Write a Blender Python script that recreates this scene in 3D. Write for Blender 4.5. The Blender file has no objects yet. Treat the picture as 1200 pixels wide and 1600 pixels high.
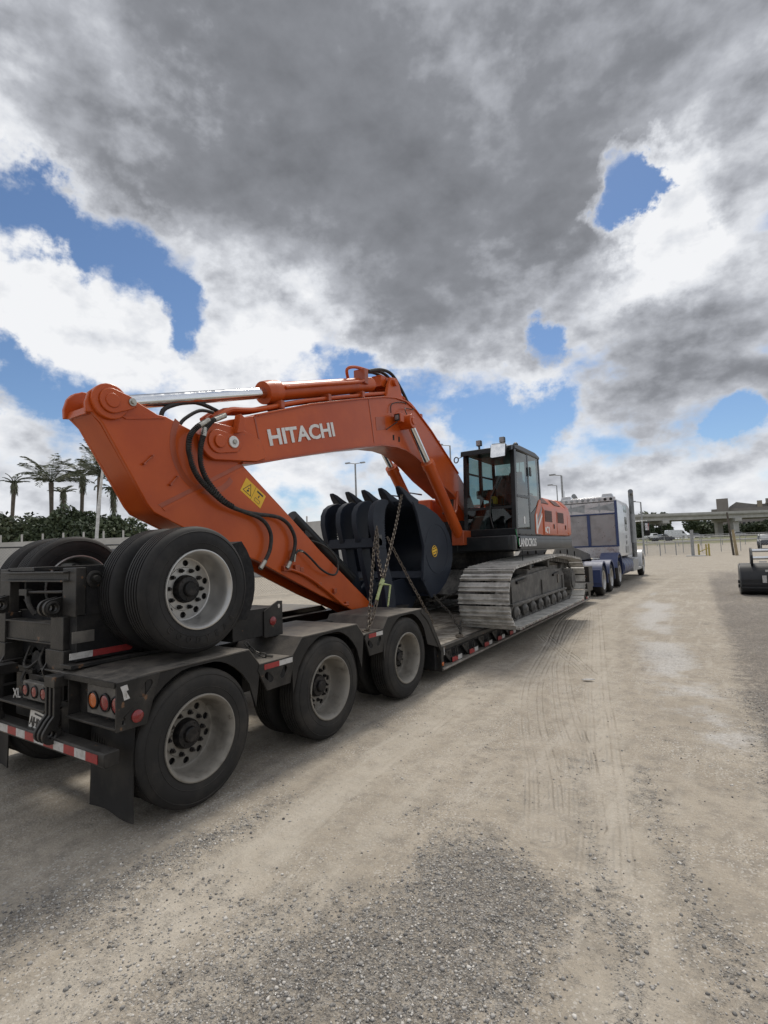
import bpy, bmesh, math, random
import numpy as np
from mathutils import Vector, Matrix, geometry
R = math.radians
random.seed(7); rng = np.random.default_rng(11)
scn = bpy.context.scene
col = scn.collection

# ------------------------------------------------------------------ camera
CAM_H, YAW, PITCH, ROLL = 1.78, R(32.4), R(4.43), R(2.0)
fw = Vector((-math.sin(YAW)*math.cos(PITCH), math.cos(YAW)*math.cos(PITCH), math.sin(PITCH)))
r0 = Vector((math.cos(YAW), math.sin(YAW), 0)); u0 = r0.cross(fw)
rt = r0*math.cos(ROLL) - u0*math.sin(ROLL); up = u0*math.cos(ROLL) + r0*math.sin(ROLL)
cd = bpy.data.cameras.new('camera'); cam = bpy.data.objects.new('camera', cd); col.objects.link(cam)
cam.matrix_world = Matrix(((rt.x, up.x, -fw.x, 0), (rt.y, up.y, -fw.y, 0), (rt.z, up.z, -fw.z, CAM_H), (0, 0, 0, 1)))
cd.sensor_fit = 'HORIZONTAL'; cd.sensor_width = 36.0; cd.lens = 24.0; cd.clip_start = 0.05; cd.clip_end = 6000
scn.camera = cam

# ------------------------------------------------------------------ sky (Nishita + cumulus cover) and sun
SUN_EL, SUN_AZ = R(56.0), R(16.8)          # azimuth from +Y towards -X
world = bpy.data.worlds.new('World'); scn.world = world; world.use_nodes = True
wt = world.node_tree; wt.nodes.clear()
def wn(t, **k):
    n = wt.nodes.new(t)
    for a, v in k.items(): setattr(n, a, v)
    return n
def wl(a, b): wt.links.new(a, b)
def wmath(op, a, b=None, clamp=False):
    n = wn('ShaderNodeMath', operation=op, use_clamp=clamp)
    for i, v in enumerate((a, b)):
        if v is None: continue
        if isinstance(v, (int, float)): n.inputs[i].default_value = v
        else: wl(v, n.inputs[i])
    return n.outputs[0]
def wrange(v, a, b, c, d, mode='SMOOTHSTEP'):
    n = wn('ShaderNodeMapRange', interpolation_type=mode)
    wl(v, n.inputs[0])
    for i, x in enumerate((a, b, c, d)): n.inputs[1+i].default_value = x
    return n.outputs[0]
tc = wn('ShaderNodeTexCoord'); sep = wn('ShaderNodeSeparateXYZ'); wl(tc.outputs['Generated'], sep.inputs[0])
cmb = wn('ShaderNodeCombineXYZ')                              # cloud space: the view direction, squashed a little towards the horizon
wl(sep.outputs[0], cmb.inputs[0]); wl(sep.outputs[1], cmb.inputs[1]); wl(wmath('MULTIPLY', sep.outputs[2], 1.55), cmb.inputs[2])
def wnoise(vec, scale, detail, rough, dist=0.0):
    n = wn('ShaderNodeTexNoise'); wl(vec, n.inputs['Vector'])
    n.inputs['Scale'].default_value = scale; n.inputs['Detail'].default_value = detail; n.inputs['Roughness'].default_value = rough; n.inputs['Distortion'].default_value = dist
    return n
big = wnoise(cmb.outputs[0], 3.0, 4, 0.5)
mid = wnoise(cmb.outputs[0], 6.5, 8, 0.56)
wrp = wnoise(tc.outputs['Generated'], 6.5, 6, 0.65)
wv = wn('ShaderNodeVectorMath', operation='MULTIPLY_ADD'); wl(wrp.outputs['Color'], wv.inputs[0]); wv.inputs[1].default_value = (0.18,)*3; wv.inputs[2].default_value = (-0.09,)*3
wd = wn('ShaderNodeVectorMath', operation='ADD'); wl(tc.outputs['Generated'], wd.inputs[0]); wl(wv.outputs[0], wd.inputs[1])
wdn = wn('ShaderNodeVectorMath', operation='NORMALIZE'); wl(wd.outputs[0], wdn.inputs[0])
def blobs(items, spread):
    """sum of soft caps on the sky sphere, three to a vector"""
    tot = None
    for k in range(0, len(items), 3):
        g = items[k:k+3]; g = g+[(0, 0, -1, 0.1, 0.0)]*(3-len(g)); cb = wn('ShaderNodeCombineXYZ')
        for i, it in enumerate(g):
            d = wn('ShaderNodeVectorMath', operation='DOT_PRODUCT'); wl(wdn.outputs[0], d.inputs[0]); d.inputs[1].default_value = it[:3]; wl(d.outputs['Value'], cb.inputs[i])
        mr = wn('ShaderNodeMapRange', data_type='FLOAT_VECTOR', interpolation_type='SMOOTHSTEP'); wl(cb.outputs[0], mr.inputs['Vector'])
        mr.inputs[7].default_value = tuple(math.cos(min(it[3]*spread, 1.5)) for it in g); mr.inputs[8].default_value = tuple(math.cos(it[3]*0.2) for it in g)
        mr.inputs[9].default_value = (0, 0, 0); mr.inputs[10].default_value = (1, 1, 1)
        s_ = wn('ShaderNodeVectorMath', operation='DOT_PRODUCT'); wl(mr.outputs['Vector'], s_.inputs[0]); s_.inputs[1].default_value = tuple(it[4] for it in g)
        tot = s_.outputs['Value'] if tot is None else wmath('ADD', tot, s_.outputs['Value'])
    return tot
COVER = [(-0.804,0.309,0.509,0.069,-1.50),(-0.778,0.393,0.489,0.084,-1.60),(-0.746,0.484,0.458,0.086,-1.50),(-0.724,0.548,0.419,0.044,-1.00),(-0.874,0.385,0.295,0.062,-1.50),(-0.076,0.832,0.550,0.037,-2.70),(-0.232,0.907,0.351,0.035,-1.30),(-0.540,0.777,0.323,0.048,-1.00),(-0.452,0.841,0.297,0.054,-1.10),(-0.359,0.894,0.267,0.059,-1.20),(-0.266,0.938,0.223,0.052,-1.10),(0.062,0.979,0.193,0.036,-1.50),(-0.565,0.725,0.393,0.028,-1.20),(-0.835,0.357,0.418,0.067,1.40),(-0.816,0.434,0.381,0.084,1.40),(0.005,0.789,0.614,0.139,1.20),(-0.347,0.827,0.442,0.167,0.70),(-0.139,0.695,0.705,0.174,1.50),(-0.571,0.434,0.697,0.290,1.60),(-0.365,0.708,0.605,0.200,1.20),(0.000,0.926,0.378,0.118,0.60),(-0.712,0.605,0.355,0.113,0.30)]
DARK = [(-0.613,0.413,0.674,0.294,1.00),(-0.329,0.596,0.733,0.283,0.80),(-0.316,0.770,0.554,0.205,1.20),(-0.000,0.774,0.634,0.191,1.00),(0.020,0.957,0.289,0.119,1.50),(-0.083,0.959,0.270,0.091,0.60),(-0.517,0.570,0.639,0.163,0.70),(-0.179,0.872,0.455,0.101,0.60),(-0.213,0.705,0.677,0.030,-0.50),(-0.570,0.624,0.534,0.127,-0.80),(-0.039,0.857,0.514,0.061,-1.20),(-0.030,0.902,0.430,0.069,-1.20),(-0.787,0.302,0.537,0.073,-0.70),(-0.828,0.400,0.392,0.146,-0.70),(-0.214,0.707,0.674,0.120,-0.60),(-0.747,0.564,0.351,0.226,-0.40),(-0.683,0.272,0.678,0.086,-0.40),(-0.483,0.707,0.516,0.064,-0.40)]
nz = wmath('SUBTRACT', mid.outputs['Fac'], 0.5)
off = wn('ShaderNodeVectorMath', operation='ADD'); wl(cmb.outputs[0], off.inputs[0]); off.inputs[1].default_value = (-0.006, 0.015, 0.035)
mid2 = wnoise(off.outputs[0], 6.5, 5, 0.56)
relief = wmath('SUBTRACT', mid.outputs['Fac'], mid2.outputs['Fac'])         # lit and shaded flanks of the puffs
cover = wmath('ADD', wmath('ADD', blobs(COVER, 1.7), 0.85), wmath('MULTIPLY', nz, 5.4))
cmask = wrange(cover, -0.1, 0.95, 0.0, 1.0)
thick = wrange(cover, 0.25, 2.3, 0.0, 1.0, 'LINEAR')
dark = wmath('ADD', blobs(DARK, 1.6), wmath('MULTIPLY', wmath('SUBTRACT', big.outputs['Fac'], 0.5), 2.2))
dpos = wmath('MAXIMUM', wmath('ADD', dark, 0.5), 0.0); dn = wmath('DIVIDE', dpos, wmath('ADD', dpos, 1.5))
dk = wmath('MULTIPLY', wmath('ADD', wmath('MULTIPLY', thick, 0.52), 0.48), wmath('ADD', wmath('MULTIPLY', dn, 1.16), -0.02))
dk = wmath('ADD', dk, wmath('MULTIPLY', relief, wmath('SUBTRACT', 1.7, wmath('MULTIPLY', dn, 1.5))), clamp=True)
ramp = wn('ShaderNodeValToRGB'); wl(dk, ramp.inputs[0])
cr = ramp.color_ramp; cr.elements[0].position = 0.0; cr.elements[0].color = (0.84, 0.85, 0.87, 1)
cr.elements[1].position = 1.0; cr.elements[1].color = (0.130, 0.136, 0.150, 1)
for p_, c_ in ((0.20, (0.68, 0.70, 0.74, 1)), (0.42, (0.42, 0.436, 0.475, 1)), (0.65, (0.235, 0.245, 0.27, 1))):
    e_ = cr.elements.new(p_); e_.color = c_
sky = wn('ShaderNodeTexSky', sky_type='NISHITA'); sky.sun_disc = False
sky.sun_elevation = SUN_EL; sky.sun_rotation = -SUN_AZ; sky.altitude = 0; sky.air_density = 1.0; sky.dust_density = 0.15; sky.ozone_density = 5.0
skm = wn('ShaderNodeVectorMath', operation='SCALE'); wl(sky.outputs[0], skm.inputs[0]); skm.inputs['Scale'].default_value = 0.09
mx = wn('ShaderNodeMix', data_type='RGBA'); wl(cmask, mx.inputs[0]); wl(skm.outputs[0], mx.inputs[6]); wl(ramp.outputs[0], mx.inputs[7])
bg = wn('ShaderNodeBackground'); wl(mx.outputs[2], bg.inputs[0]); bg.inputs[1].default_value = 1.0
world.cycles.sampling_method = 'NONE'
scn.cycles.max_bounces = 5; scn.cycles.diffuse_bounces = 2; scn.cycles.glossy_bounces = 3; scn.cycles.transparent_max_bounces = 12; scn.cycles.use_denoising = True; scn.cycles.caustics_reflective = False; scn.cycles.caustics_refractive = False
wo = wn('ShaderNodeOutputWorld'); wl(bg.outputs[0], wo.inputs[0])
sl = bpy.data.lights.new('sun', 'SUN'); sl.energy = 2.4; sl.angle = R(12); sl.color = (1.0, 0.95, 0.87)
sun = bpy.data.objects.new('sun', sl); col.objects.link(sun)
sd = Vector((-math.sin(SUN_AZ)*math.cos(SUN_EL), math.cos(SUN_AZ)*math.cos(SUN_EL), math.sin(SUN_EL)))
sun.rotation_euler = sd.to_track_quat('Z', 'Y').to_euler(); sun.location = (0, 0, 40)
vs = scn.view_settings; vs.view_transform = 'Standard'; vs.look = 'None'; vs.exposure = 0.10; vs.gamma = 1.0
scn.display_settings.display_device = 'sRGB'

# ------------------------------------------------------------------ helpers
class MB:
    def __init__(s): s.v = []; s.f = []
    def add(s, vs_, fs):
        b = len(s.v); s.v += [tuple(p) for p in vs_]; s.f += [tuple(i+b for i in f) for f in fs]; return s
    def box(s, x0, x1, y0, y1, z0, z1):
        return s.add([(x0,y0,z0),(x1,y0,z0),(x1,y1,z0),(x0,y1,z0),(x0,y0,z1),(x1,y0,z1),(x1,y1,z1),(x0,y1,z1)],
                     [(0,3,2,1),(4,5,6,7),(0,1,5,4),(1,2,6,5),(2,3,7,6),(3,0,4,7)])
    def prism(s, pts, a, b, ax='x'):
        """polygon extruded along an axis: pts are (y,z) for x, (x,z) for y, (x,y) for z"""
        n = len(pts)
        def P(p, t): return (t,p[0],p[1]) if ax == 'x' else ((p[0],t,p[1]) if ax == 'y' else (p[0],p[1],t))
        return s.add([P(p,a) for p in pts]+[P(p,b) for p in pts], [tuple(range(n)), tuple(range(2*n-1,n-1,-1))]+[(i,(i+1)%n,n+(i+1)%n,n+i) for i in range(n)])
    def plate(s, outer, holes, a, b, ax='x'):
        loops = [outer]+holes; flat = [p for l in loops for p in l]
        tris = geometry.tessellate_polygon([[Vector((p[0],p[1],0)) for p in l] for l in loops]); n = len(flat)
        def P(p, t): return (t,p[0],p[1]) if ax == 'x' else ((p[0],t,p[1]) if ax == 'y' else (p[0],p[1],t))
        fs = [tuple(t) for t in tris]+[tuple(i+n for i in reversed(t)) for t in tris]; k = 0
        for l in loops:
            m = len(l); fs += [(k+i,k+(i+1)%m,n+k+(i+1)%m,n+k+i) for i in range(m)]; k += m
        return s.add([P(p,a) for p in flat]+[P(p,b) for p in flat], fs)
    def sheet(s, line, a, b, th):
        """bent plate: (y,z) polyline extruded along x, thickness down"""
        return s.prism(list(line)+[(p[0],p[1]-th) for p in reversed(line)], a, b)
    def cyl(s, p0, p1, r, n=16, r2=None, cap=True):
        p0, p1 = Vector(p0), Vector(p1); d = (p1-p0).normalized(); u = d.orthogonal().normalized(); w = d.cross(u); r2 = r if r2 is None else r2
        vs_ = [p0+(u*math.cos(2*math.pi*i/n)+w*math.sin(2*math.pi*i/n))*r for i in range(n)]+[p1+(u*math.cos(2*math.pi*i/n)+w*math.sin(2*math.pi*i/n))*r2 for i in range(n)]
        fs = [(i,(i+1)%n,n+(i+1)%n,n+i) for i in range(n)]
        if cap: fs += [tuple(range(n-1,-1,-1)), tuple(range(n,2*n))]
        return s.add(vs_, fs)
    def lathe(s, prof, c, ax=(1,0,0), n=32, closed=False):
        """prof: (along, radius)"""
        c = Vector(c); d = Vector(ax).normalized(); u = d.orthogonal().normalized(); w = d.cross(u); m = len(prof)
        vs_ = [c+d*a+(u*math.cos(2*math.pi*i/n)+w*math.sin(2*math.pi*i/n))*r for i in range(n) for a, r in prof]
        k = m if closed else m-1
        return s.add(vs_, [(i*m+j, i*m+(j+1)%m, ((i+1)%n)*m+(j+1)%m, ((i+1)%n)*m+j) for i in range(n) for j in range(k)])
    def torus(s, c, ax, RR, r, n=20, m=8):
        return s.lathe([(r*math.sin(2*math.pi*j/m), RR+r*math.cos(2*math.pi*j/m)) for j in range(m)], c, ax, n, True)
    def tube(s, pts, r, n=8, cap=True):
        pts = [Vector(p) for p in pts]; rs = r if isinstance(r, (list, tuple)) else [r]*len(pts); rings = []; u = None
        for i, p in enumerate(pts):
            d = (pts[min(i+1,len(pts)-1)]-pts[max(i-1,0)])
            d = d.normalized() if d.length > 1e-9 else Vector((0,0,1))
            u = d.orthogonal().normalized() if u is None else ((u-d*u.dot(d)).normalized() if (u-d*u.dot(d)).length > 1e-6 else d.orthogonal().normalized())
            w = d.cross(u); rings += [p+(u*math.cos(2*math.pi*k/n)+w*math.sin(2*math.pi*k/n))*rs[i] for k in range(n)]
        fs = [(i*n+k, i*n+(k+1)%n, (i+1)*n+(k+1)%n, (i+1)*n+k) for i in range(len(pts)-1) for k in range(n)]
        if cap: fs += [tuple(range(n-1,-1,-1)), tuple(range((len(pts)-1)*n, len(pts)*n))]
        return s.add(rings, fs)
    def mesh(s, name, m, smooth=38):
        me = bpy.data.meshes.new(name); me.from_pydata(s.v, [], s.f); me.update()
        bm = bmesh.new(); bm.from_mesh(me); bmesh.ops.recalc_face_normals(bm, faces=bm.faces); bm.to_mesh(me); bm.free()
        if smooth: me.shade_smooth(); me.set_sharp_from_angle(angle=R(smooth))
        me.materials.append(m); return me
    def build(s, name, m, parent=None, smooth=38, bevel=0.0):
        o = place(name, s.mesh(name, m, smooth), parent)
        if bevel: bev(o, bevel)
        return o
def bev(o, w, seg=2):
    b = o.modifiers.new('bevel', 'BEVEL'); b.width = w; b.segments = seg; b.limit_method = 'ANGLE'; b.angle_limit = R(40)
WM = {}
def place(name, me, parent=None, mw=None):
    """link an object; its world matrix is mw, whatever the parent"""
    o = bpy.data.objects.new(name, me); col.objects.link(o); mw = mw or Matrix.Identity(4)
    if parent is not None:
        o.parent = parent; o.matrix_parent_inverse = WM[parent.name].inverted()
    o.matrix_basis = mw; WM[o.name] = mw.copy(); return o
def thing(name, label, cat, loc, group=None):
    o = place(name, None, None, Matrix.Translation(loc)); o.empty_display_size = 0.2
    return tag(o, label, cat, group)
def tag(o, label, cat, group=None):
    o['label'] = label; o['category'] = cat
    if group: o['group'] = group
    return o
def struct(o): o['kind'] = 'structure'; return o
def spline(pts, n=6):
    P = [Vector(p) for p in pts]; out = []
    for i in range(len(P)-1):
        a, b, c, d = P[max(i-1,0)], P[i], P[i+1], P[min(i+2,len(P)-1)]
        for k in range(n):
            t = k/n; out.append(0.5*((2*b)+(c-a)*t+(2*a-5*b+4*c-d)*t*t+(3*b-a-3*c+d)*t**3))
    return out+[P[-1]]
def circ(cy, cz, r, n=16, a0=0.0): return [(cy+r*math.cos(a0+2*math.pi*i/n), cz+r*math.sin(a0+2*math.pi*i/n)) for i in range(n)]
def slot(cy, cz, L, w, ang, n=8):
    out = []
    for e in (0, 1):
        for i in range(n+1):
            t = -math.pi/2+math.pi*i/n+e*math.pi; u, v = (L/2-w/2)*(1 if e == 0 else -1)+w/2*math.cos(t), w/2*math.sin(t)
            out.append((cy+u*math.cos(ang)-v*math.sin(ang), cz+u*math.sin(ang)+v*math.cos(ang)))
    return out
def text_mesh(txt, size, m, ext=0.002, off=0.0, space=1.0):
    cu = bpy.data.curves.new('lettering', 'FONT'); cu.body = txt; cu.size = size; cu.extrude = ext; cu.offset = off; cu.align_x = 'LEFT'; cu.space_character = space; cu.resolution_u = 3
    t = bpy.data.objects.new('lettering', cu); col.objects.link(t); bpy.context.view_layer.update()
    me = bpy.data.meshes.new_from_object(t); bpy.data.objects.remove(t); me.materials.clear(); me.materials.append(m); return me

# ------------------------------------------------------------------ materials
def mat(name, base, rough=0.55, metal=0.0, c2=None, nscale=3.0, nlo=0.42, nhi=0.68, dust=None, damt=0.6, dlo=0.2, bump=0.0, bscale=60.0, coat=0.0, spots=None, detail=6, rvar=0.12, spec=0.5):
    m = bpy.data.materials.new(name); m.use_nodes = True; t = m.node_tree; N, L = t.nodes, t.links
    b = N['Principled BSDF']; g = N.new('ShaderNodeNewGeometry')
    b.inputs['Metallic'].default_value = metal; b.inputs['Specular IOR Level'].default_value = spec; b.inputs['Roughness'].default_value = rough; b.inputs['Coat Weight'].default_value = coat; b.inputs['Coat Roughness'].default_value = 0.12
    def noise(sc, det=detail, ro=0.6):
        n = N.new('ShaderNodeTexNoise'); L.new(g.outputs['Position'], n.inputs['Vector']); n.inputs['Scale'].default_value = sc; n.inputs['Detail'].default_value = det; n.inputs['Roughness'].default_value = ro; return n.outputs['Fac']
    def rng_(v, a, c, d=0.0, e=1.0):
        n = N.new('ShaderNodeMapRange'); n.interpolation_type = 'SMOOTHSTEP'; L.new(v, n.inputs[0])
        for i, x in enumerate((a, c, d, e)): n.inputs[i+1].default_value = x
        return n.outputs[0]
    def mixc(f, a, c):
        n = N.new('ShaderNodeMix'); n.data_type = 'RGBA'; L.new(f, n.inputs[0])
        for i, v in ((6, a), (7, c)):
            if isinstance(v, tuple): n.inputs[i].default_value = (*v, 1)
            else: L.new(v, n.inputs[i])
        return n.outputs[2]
    cur = base; nf = noise(nscale)
    c2 = c2 or tuple(min(1, x*1.35+0.004) for x in base)
    cur = mixc(rng_(nf, nlo, nhi), base, c2)
    if spots: cur = mixc(rng_(noise(spots[1], 3), spots[2], spots[2]+0.06), cur, spots[0])
    if dust:
        sx = N.new('ShaderNodeSeparateXYZ'); L.new(g.outputs['Normal'], sx.inputs[0])
        f = N.new('ShaderNodeMath'); f.operation = 'MULTIPLY'; L.new(rng_(sx.outputs[2], dlo-0.35, 0.95, 0.12, 1.0), f.inputs[0]); L.new(rng_(noise(nscale*2.3, 8, 0.68), 0.34, 0.66, 0.15, damt), f.inputs[1])
        cur = mixc(f.outputs[0], cur, dust); rr = N.new('ShaderNodeMapRange'); L.new(f.outputs[0], rr.inputs[0]); rr.inputs[3].default_value = rough; rr.inputs[4].default_value = 0.9; L.new(rr.outputs[0], b.inputs['Roughness'])
    elif rvar: L.new(rng_(noise(nscale*3.1), 0.3, 0.7, max(0.02, rough-rvar), min(1, rough+rvar)), b.inputs['Roughness'])
    if isinstance(cur, tuple): b.inputs['Base Color'].default_value = (*cur, 1)
    else: L.new(cur, b.inputs['Base Color'])
    if bump:
        bp = N.new('ShaderNodeBump'); L.new(noise(bscale, 5), bp.inputs['Height']); bp.inputs['Strength'].default_value = bump; bp.inputs['Distance'].default_value = 0.01; L.new(bp.outputs[0], b.inputs['Normal'])
    return m
DUST = (0.30, 0.265, 0.215)
M = {}
M['frame'] = mat('black_trailer_paint', (0.009,0.009,0.010), 0.40, 0, (0.022,0.021,0.020), 4, dust=(0.11,0.099,0.085), damt=0.40, bump=0.15, spots=((0.10,0.055,0.035), 9, 0.70), spec=0.28)
M['frame2'] = mat('worn_black_steel', (0.013,0.0128,0.0128), 0.40, 0.0, (0.036,0.033,0.030), 6, dust=(0.14,0.126,0.108), damt=0.38, bump=0.2, spots=((0.14,0.075,0.04), 12, 0.66), spec=0.28)
M['grey_plate'] = mat('dusty_grey_plate', (0.085,0.08,0.075), 0.6, 0.1, (0.15,0.14,0.125), 8, dust=DUST, damt=0.4, bump=0.2)
M['tread'] = mat('tread_plate', (0.060,0.057,0.054), 0.5, 0.3, (0.11,0.10,0.09), 3, dust=(0.24,0.21,0.17), damt=0.65, bump=0.35, bscale=90)
M['rubber'] = mat('tyre_rubber', (0.011,0.011,0.012), 0.62, 0, (0.022,0.021,0.0205), 5, dust=(0.09,0.081,0.068), damt=0.25, bump=0.12, bscale=140, spec=0.28)
M['rubber_dusty'] = mat('dusty_tyre_rubber', (0.014,0.014,0.0145), 0.68, 0, (0.034,0.031,0.028), 3.5, dust=(0.17,0.15,0.122), damt=0.28, bump=0.12, bscale=140, spec=0.28)
M['rim_dirty'] = mat('dirty_rim', (0.23,0.215,0.19), 0.55, 0.2, (0.135,0.125,0.108), 7, dust=(0.36,0.32,0.26), damt=0.35, spots=((0.10,0.085,0.07), 14, 0.66))
M['rim_alu'] = mat('aluminium_rim', (0.46,0.45,0.43), 0.36, 0.6, (0.38,0.37,0.35), 4, detail=2, rvar=0.03)
M['hub'] = mat('black_hub', (0.014,0.014,0.015), 0.42, 0.2, (0.045,0.04,0.037), 12, bump=0.1, spec=0.28)
M['void'] = mat('recess_black', (0.008,0.008,0.009), 0.7, 0, (0.02,0.019,0.018), 8, bump=0.2, spec=0.28)  # black of inner parts; on holes, slots and grooves it stands for shade
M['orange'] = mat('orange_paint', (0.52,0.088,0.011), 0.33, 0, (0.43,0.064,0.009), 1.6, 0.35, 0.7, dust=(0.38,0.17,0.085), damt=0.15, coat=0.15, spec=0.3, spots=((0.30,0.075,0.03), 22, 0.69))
M['orange_in'] = mat('orange_paint_darker', (0.37,0.066,0.016), 0.40, 0, (0.30,0.052,0.014), 4.0, dust=(0.34,0.18,0.12), damt=0.22, coat=0.2)  # darker copy of the orange; shade of undersides is put into the colour
M['chrome'] = mat('chrome_rod', (0.78,0.79,0.80), 0.10, 1.0, (0.72,0.73,0.74), 5)
M['white'] = mat('white_lettering', (0.74,0.73,0.71), 0.45, 0, (0.66,0.65,0.62), 6)
M['yellow'] = mat('yellow_decal', (0.80,0.47,0.02), 0.4, 0, (0.74,0.42,0.02), 6)
M['black'] = mat('black_print', (0.015,0.015,0.015), 0.5)
M['hose'] = mat('black_hose', (0.02,0.02,0.021), 0.55, 0, (0.045,0.043,0.04), 20, dust=(0.16,0.14,0.115), damt=0.4, bump=0.1, bscale=200, spec=0.28)
M['fitting'] = mat('zinc_fitting', (0.45,0.43,0.38), 0.35, 0.8, (0.3,0.28,0.24), 20)
M['navy'] = mat('navy_bucket_paint', (0.0105,0.0155,0.027), 0.45, 0.0, (0.016,0.022,0.035), 3, dust=(0.09,0.088,0.083), damt=0.22, bump=0.08, spec=0.28)
M['cabblack'] = mat('cab_black', (0.010,0.012,0.014), 0.30, 0, (0.018,0.020,0.022), 4, dust=(0.12,0.115,0.105), damt=0.18, spec=0.28)
M['charcoal'] = mat('charcoal_paint', (0.055,0.058,0.060), 0.42, 0, (0.075,0.077,0.078), 4, dust=(0.2,0.185,0.16), damt=0.3)
M['red_tape'] = mat('red_reflective_tape', (0.32,0.020,0.022), 0.4, 0, (0.22,0.016,0.018), 25, dust=(0.3,0.2,0.16), damt=0.3)
M['white_tape'] = mat('white_reflective_tape', (0.50,0.49,0.475), 0.4, 0, (0.36,0.35,0.33), 25, spots=((0.25,0.22,0.19), 40, 0.64))
M['red_lens'] = mat('red_lens', (0.19,0.009,0.010), 0.25, 0, (0.22,0.012,0.014), 15, coat=0.4)
M['amber_lens'] = mat('amber_lens', (0.48,0.105,0.010), 0.25, 0, (0.38,0.085,0.010), 15, coat=0.4)
M['shoe'] = mat('dusty_track_shoe', (0.30,0.285,0.26), 0.65, 0.1, (0.58,0.56,0.52), 5, 0.36, 0.60, dust=(0.64,0.62,0.57), damt=0.6, bump=0.35, bscale=55)
M['trackframe'] = mat('dusty_track_frame', (0.036,0.035,0.034), 0.5, 0.1, (0.11,0.104,0.096), 4, 0.42, 0.68, dust=(0.46,0.435,0.39), damt=0.75, dlo=0.45, bump=0.25)
M['wood'] = mat('weathered_oak', (0.20,0.17,0.135), 0.85, 0, (0.42,0.38,0.32), 6, 0.35, 0.65, bump=0.4, bscale=35, spots=((0.06,0.05,0.04), 10, 0.66))
M['railsteel'] = mat('rub_rail_steel', (0.13,0.115,0.10), 0.55, 0.4, (0.26,0.235,0.205), 7, dust=(0.38,0.34,0.28), damt=0.5, bump=0.2)
M['chain'] = mat('rusty_chain', (0.10,0.080,0.062), 0.55, 0.4, (0.19,0.155,0.115), 40, bump=0.2, bscale=200)
M['chain_dark'] = mat('dark_chain', (0.05,0.047,0.042), 0.5, 0.5, (0.11,0.10,0.085), 40)
M['binder'] = mat('pale_green_binder', (0.38,0.44,0.20), 0.45, 0.1, (0.28,0.31,0.13), 25, spots=((0.08,0.08,0.05), 30, 0.62))
M['concrete'] = mat('concrete', (0.42,0.41,0.385), 0.85, 0, (0.50,0.49,0.465), 0.6, bump=0.1, bscale=8)
M['galv'] = mat('galvanised_steel', (0.33,0.34,0.345), 0.5, 0.6, (0.24,0.245,0.25), 4)
M['plate_bg'] = mat('licence_plate', (0.62,0.60,0.56), 0.4, 0, (0.50,0.48,0.45), 20)
def glass(name, tint, refl=0.07):
    m = bpy.data.materials.new(name); m.use_nodes = True; N, L = m.node_tree.nodes, m.node_tree.links; N.clear()
    o = N.new('ShaderNodeOutputMaterial'); t = N.new('ShaderNodeBsdfTransparent'); t.inputs[0].default_value = (*tint, 1)
    g = N.new('ShaderNodeBsdfGlossy'); g.inputs['Roughness'].default_value = 0.02; g.inputs[0].default_value = (0.95,0.98,0.97,1)
    f = N.new('ShaderNodeFresnel'); f.inputs[0].default_value = 1.5; x = N.new('ShaderNodeMixShader'); a = N.new('ShaderNodeMath'); a.operation = 'ADD'; a.inputs[1].default_value = refl; a.use_clamp = True
    L.new(f.outputs[0], a.inputs[0]); L.new(a.outputs[0], x.inputs[0]); L.new(t.outputs[0], x.inputs[1]); L.new(g.outputs[0], x.inputs[2]); L.new(x.outputs[0], o.inputs[0]); return m
M['glass'] = glass('tinted_glass', (0.40,0.50,0.49), 0.0)
M['darkglass'] = mat('dark_car_glass', (0.015,0.018,0.02), 0.08, 0, coat=0.3)
XC = -4.48
# ------------------------------------------------------------------ ground: one sheet out to the horizon
def grow(a, step, lim, k=1.13):
    out = [a]
    while abs(out[-1]) < lim: out.append(out[-1]+step); step *= k
    return out
def axis(lo, hi, step, lim): return np.array(sorted(set(np.round(grow(lo, -step, lim), 4)) | set(np.round(np.arange(lo, hi, step), 4)) | set(np.round(grow(hi, step, lim), 4))))
gx, gy = axis(-3.5, 1.8, 0.05, 2500), axis(0.6, 10.0, 0.05, 3500)
GX, GY = np.meshgrid(gx, gy)
def vnoise(x, y, sc, seed):
    """smooth value noise"""
    r = np.random.default_rng(seed).random((256, 256)); u, v = x*sc, y*sc; i, j = np.floor(u).astype(int), np.floor(v).astype(int); a, b = u-i, v-j
    a, b = a*a*(3-2*a), b*b*(3-2*b); g = lambda p, q: r[p % 256, q % 256]
    return (g(i,j)*(1-a)+g(i+1,j)*a)*(1-b)+(g(i,j+1)*(1-a)+g(i+1,j+1)*a)*b
def fbm(x, y, sc, seed, o=4): return sum(vnoise(x, y, sc*2**k, seed+k)*0.5**k for k in range(o))/sum(0.5**k for k in range(o))
def sdist(x, y, line):
    """signed distance to a polyline"""
    best = np.full(x.shape, 1e9); sg = np.zeros(x.shape)
    for (ax, ay), (bx, by) in zip(line[:-1], line[1:]):
        dx, dy = bx-ax, by-ay; t = np.clip(((x-ax)*dx+(y-ay)*dy)/(dx*dx+dy*dy), 0, 1); ex, ey = x-ax-t*dx, y-ay-t*dy; d = np.hypot(ex, ey)
        m = d < best; best = np.where(m, d, best); sg = np.where(m, np.sign(ex*dy-ey*dx), sg)
    return best*sg
def sstep(v, a, b): t = np.clip((v-a)/(b-a), 0, 1); return t*t*(3-2*t)
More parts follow.
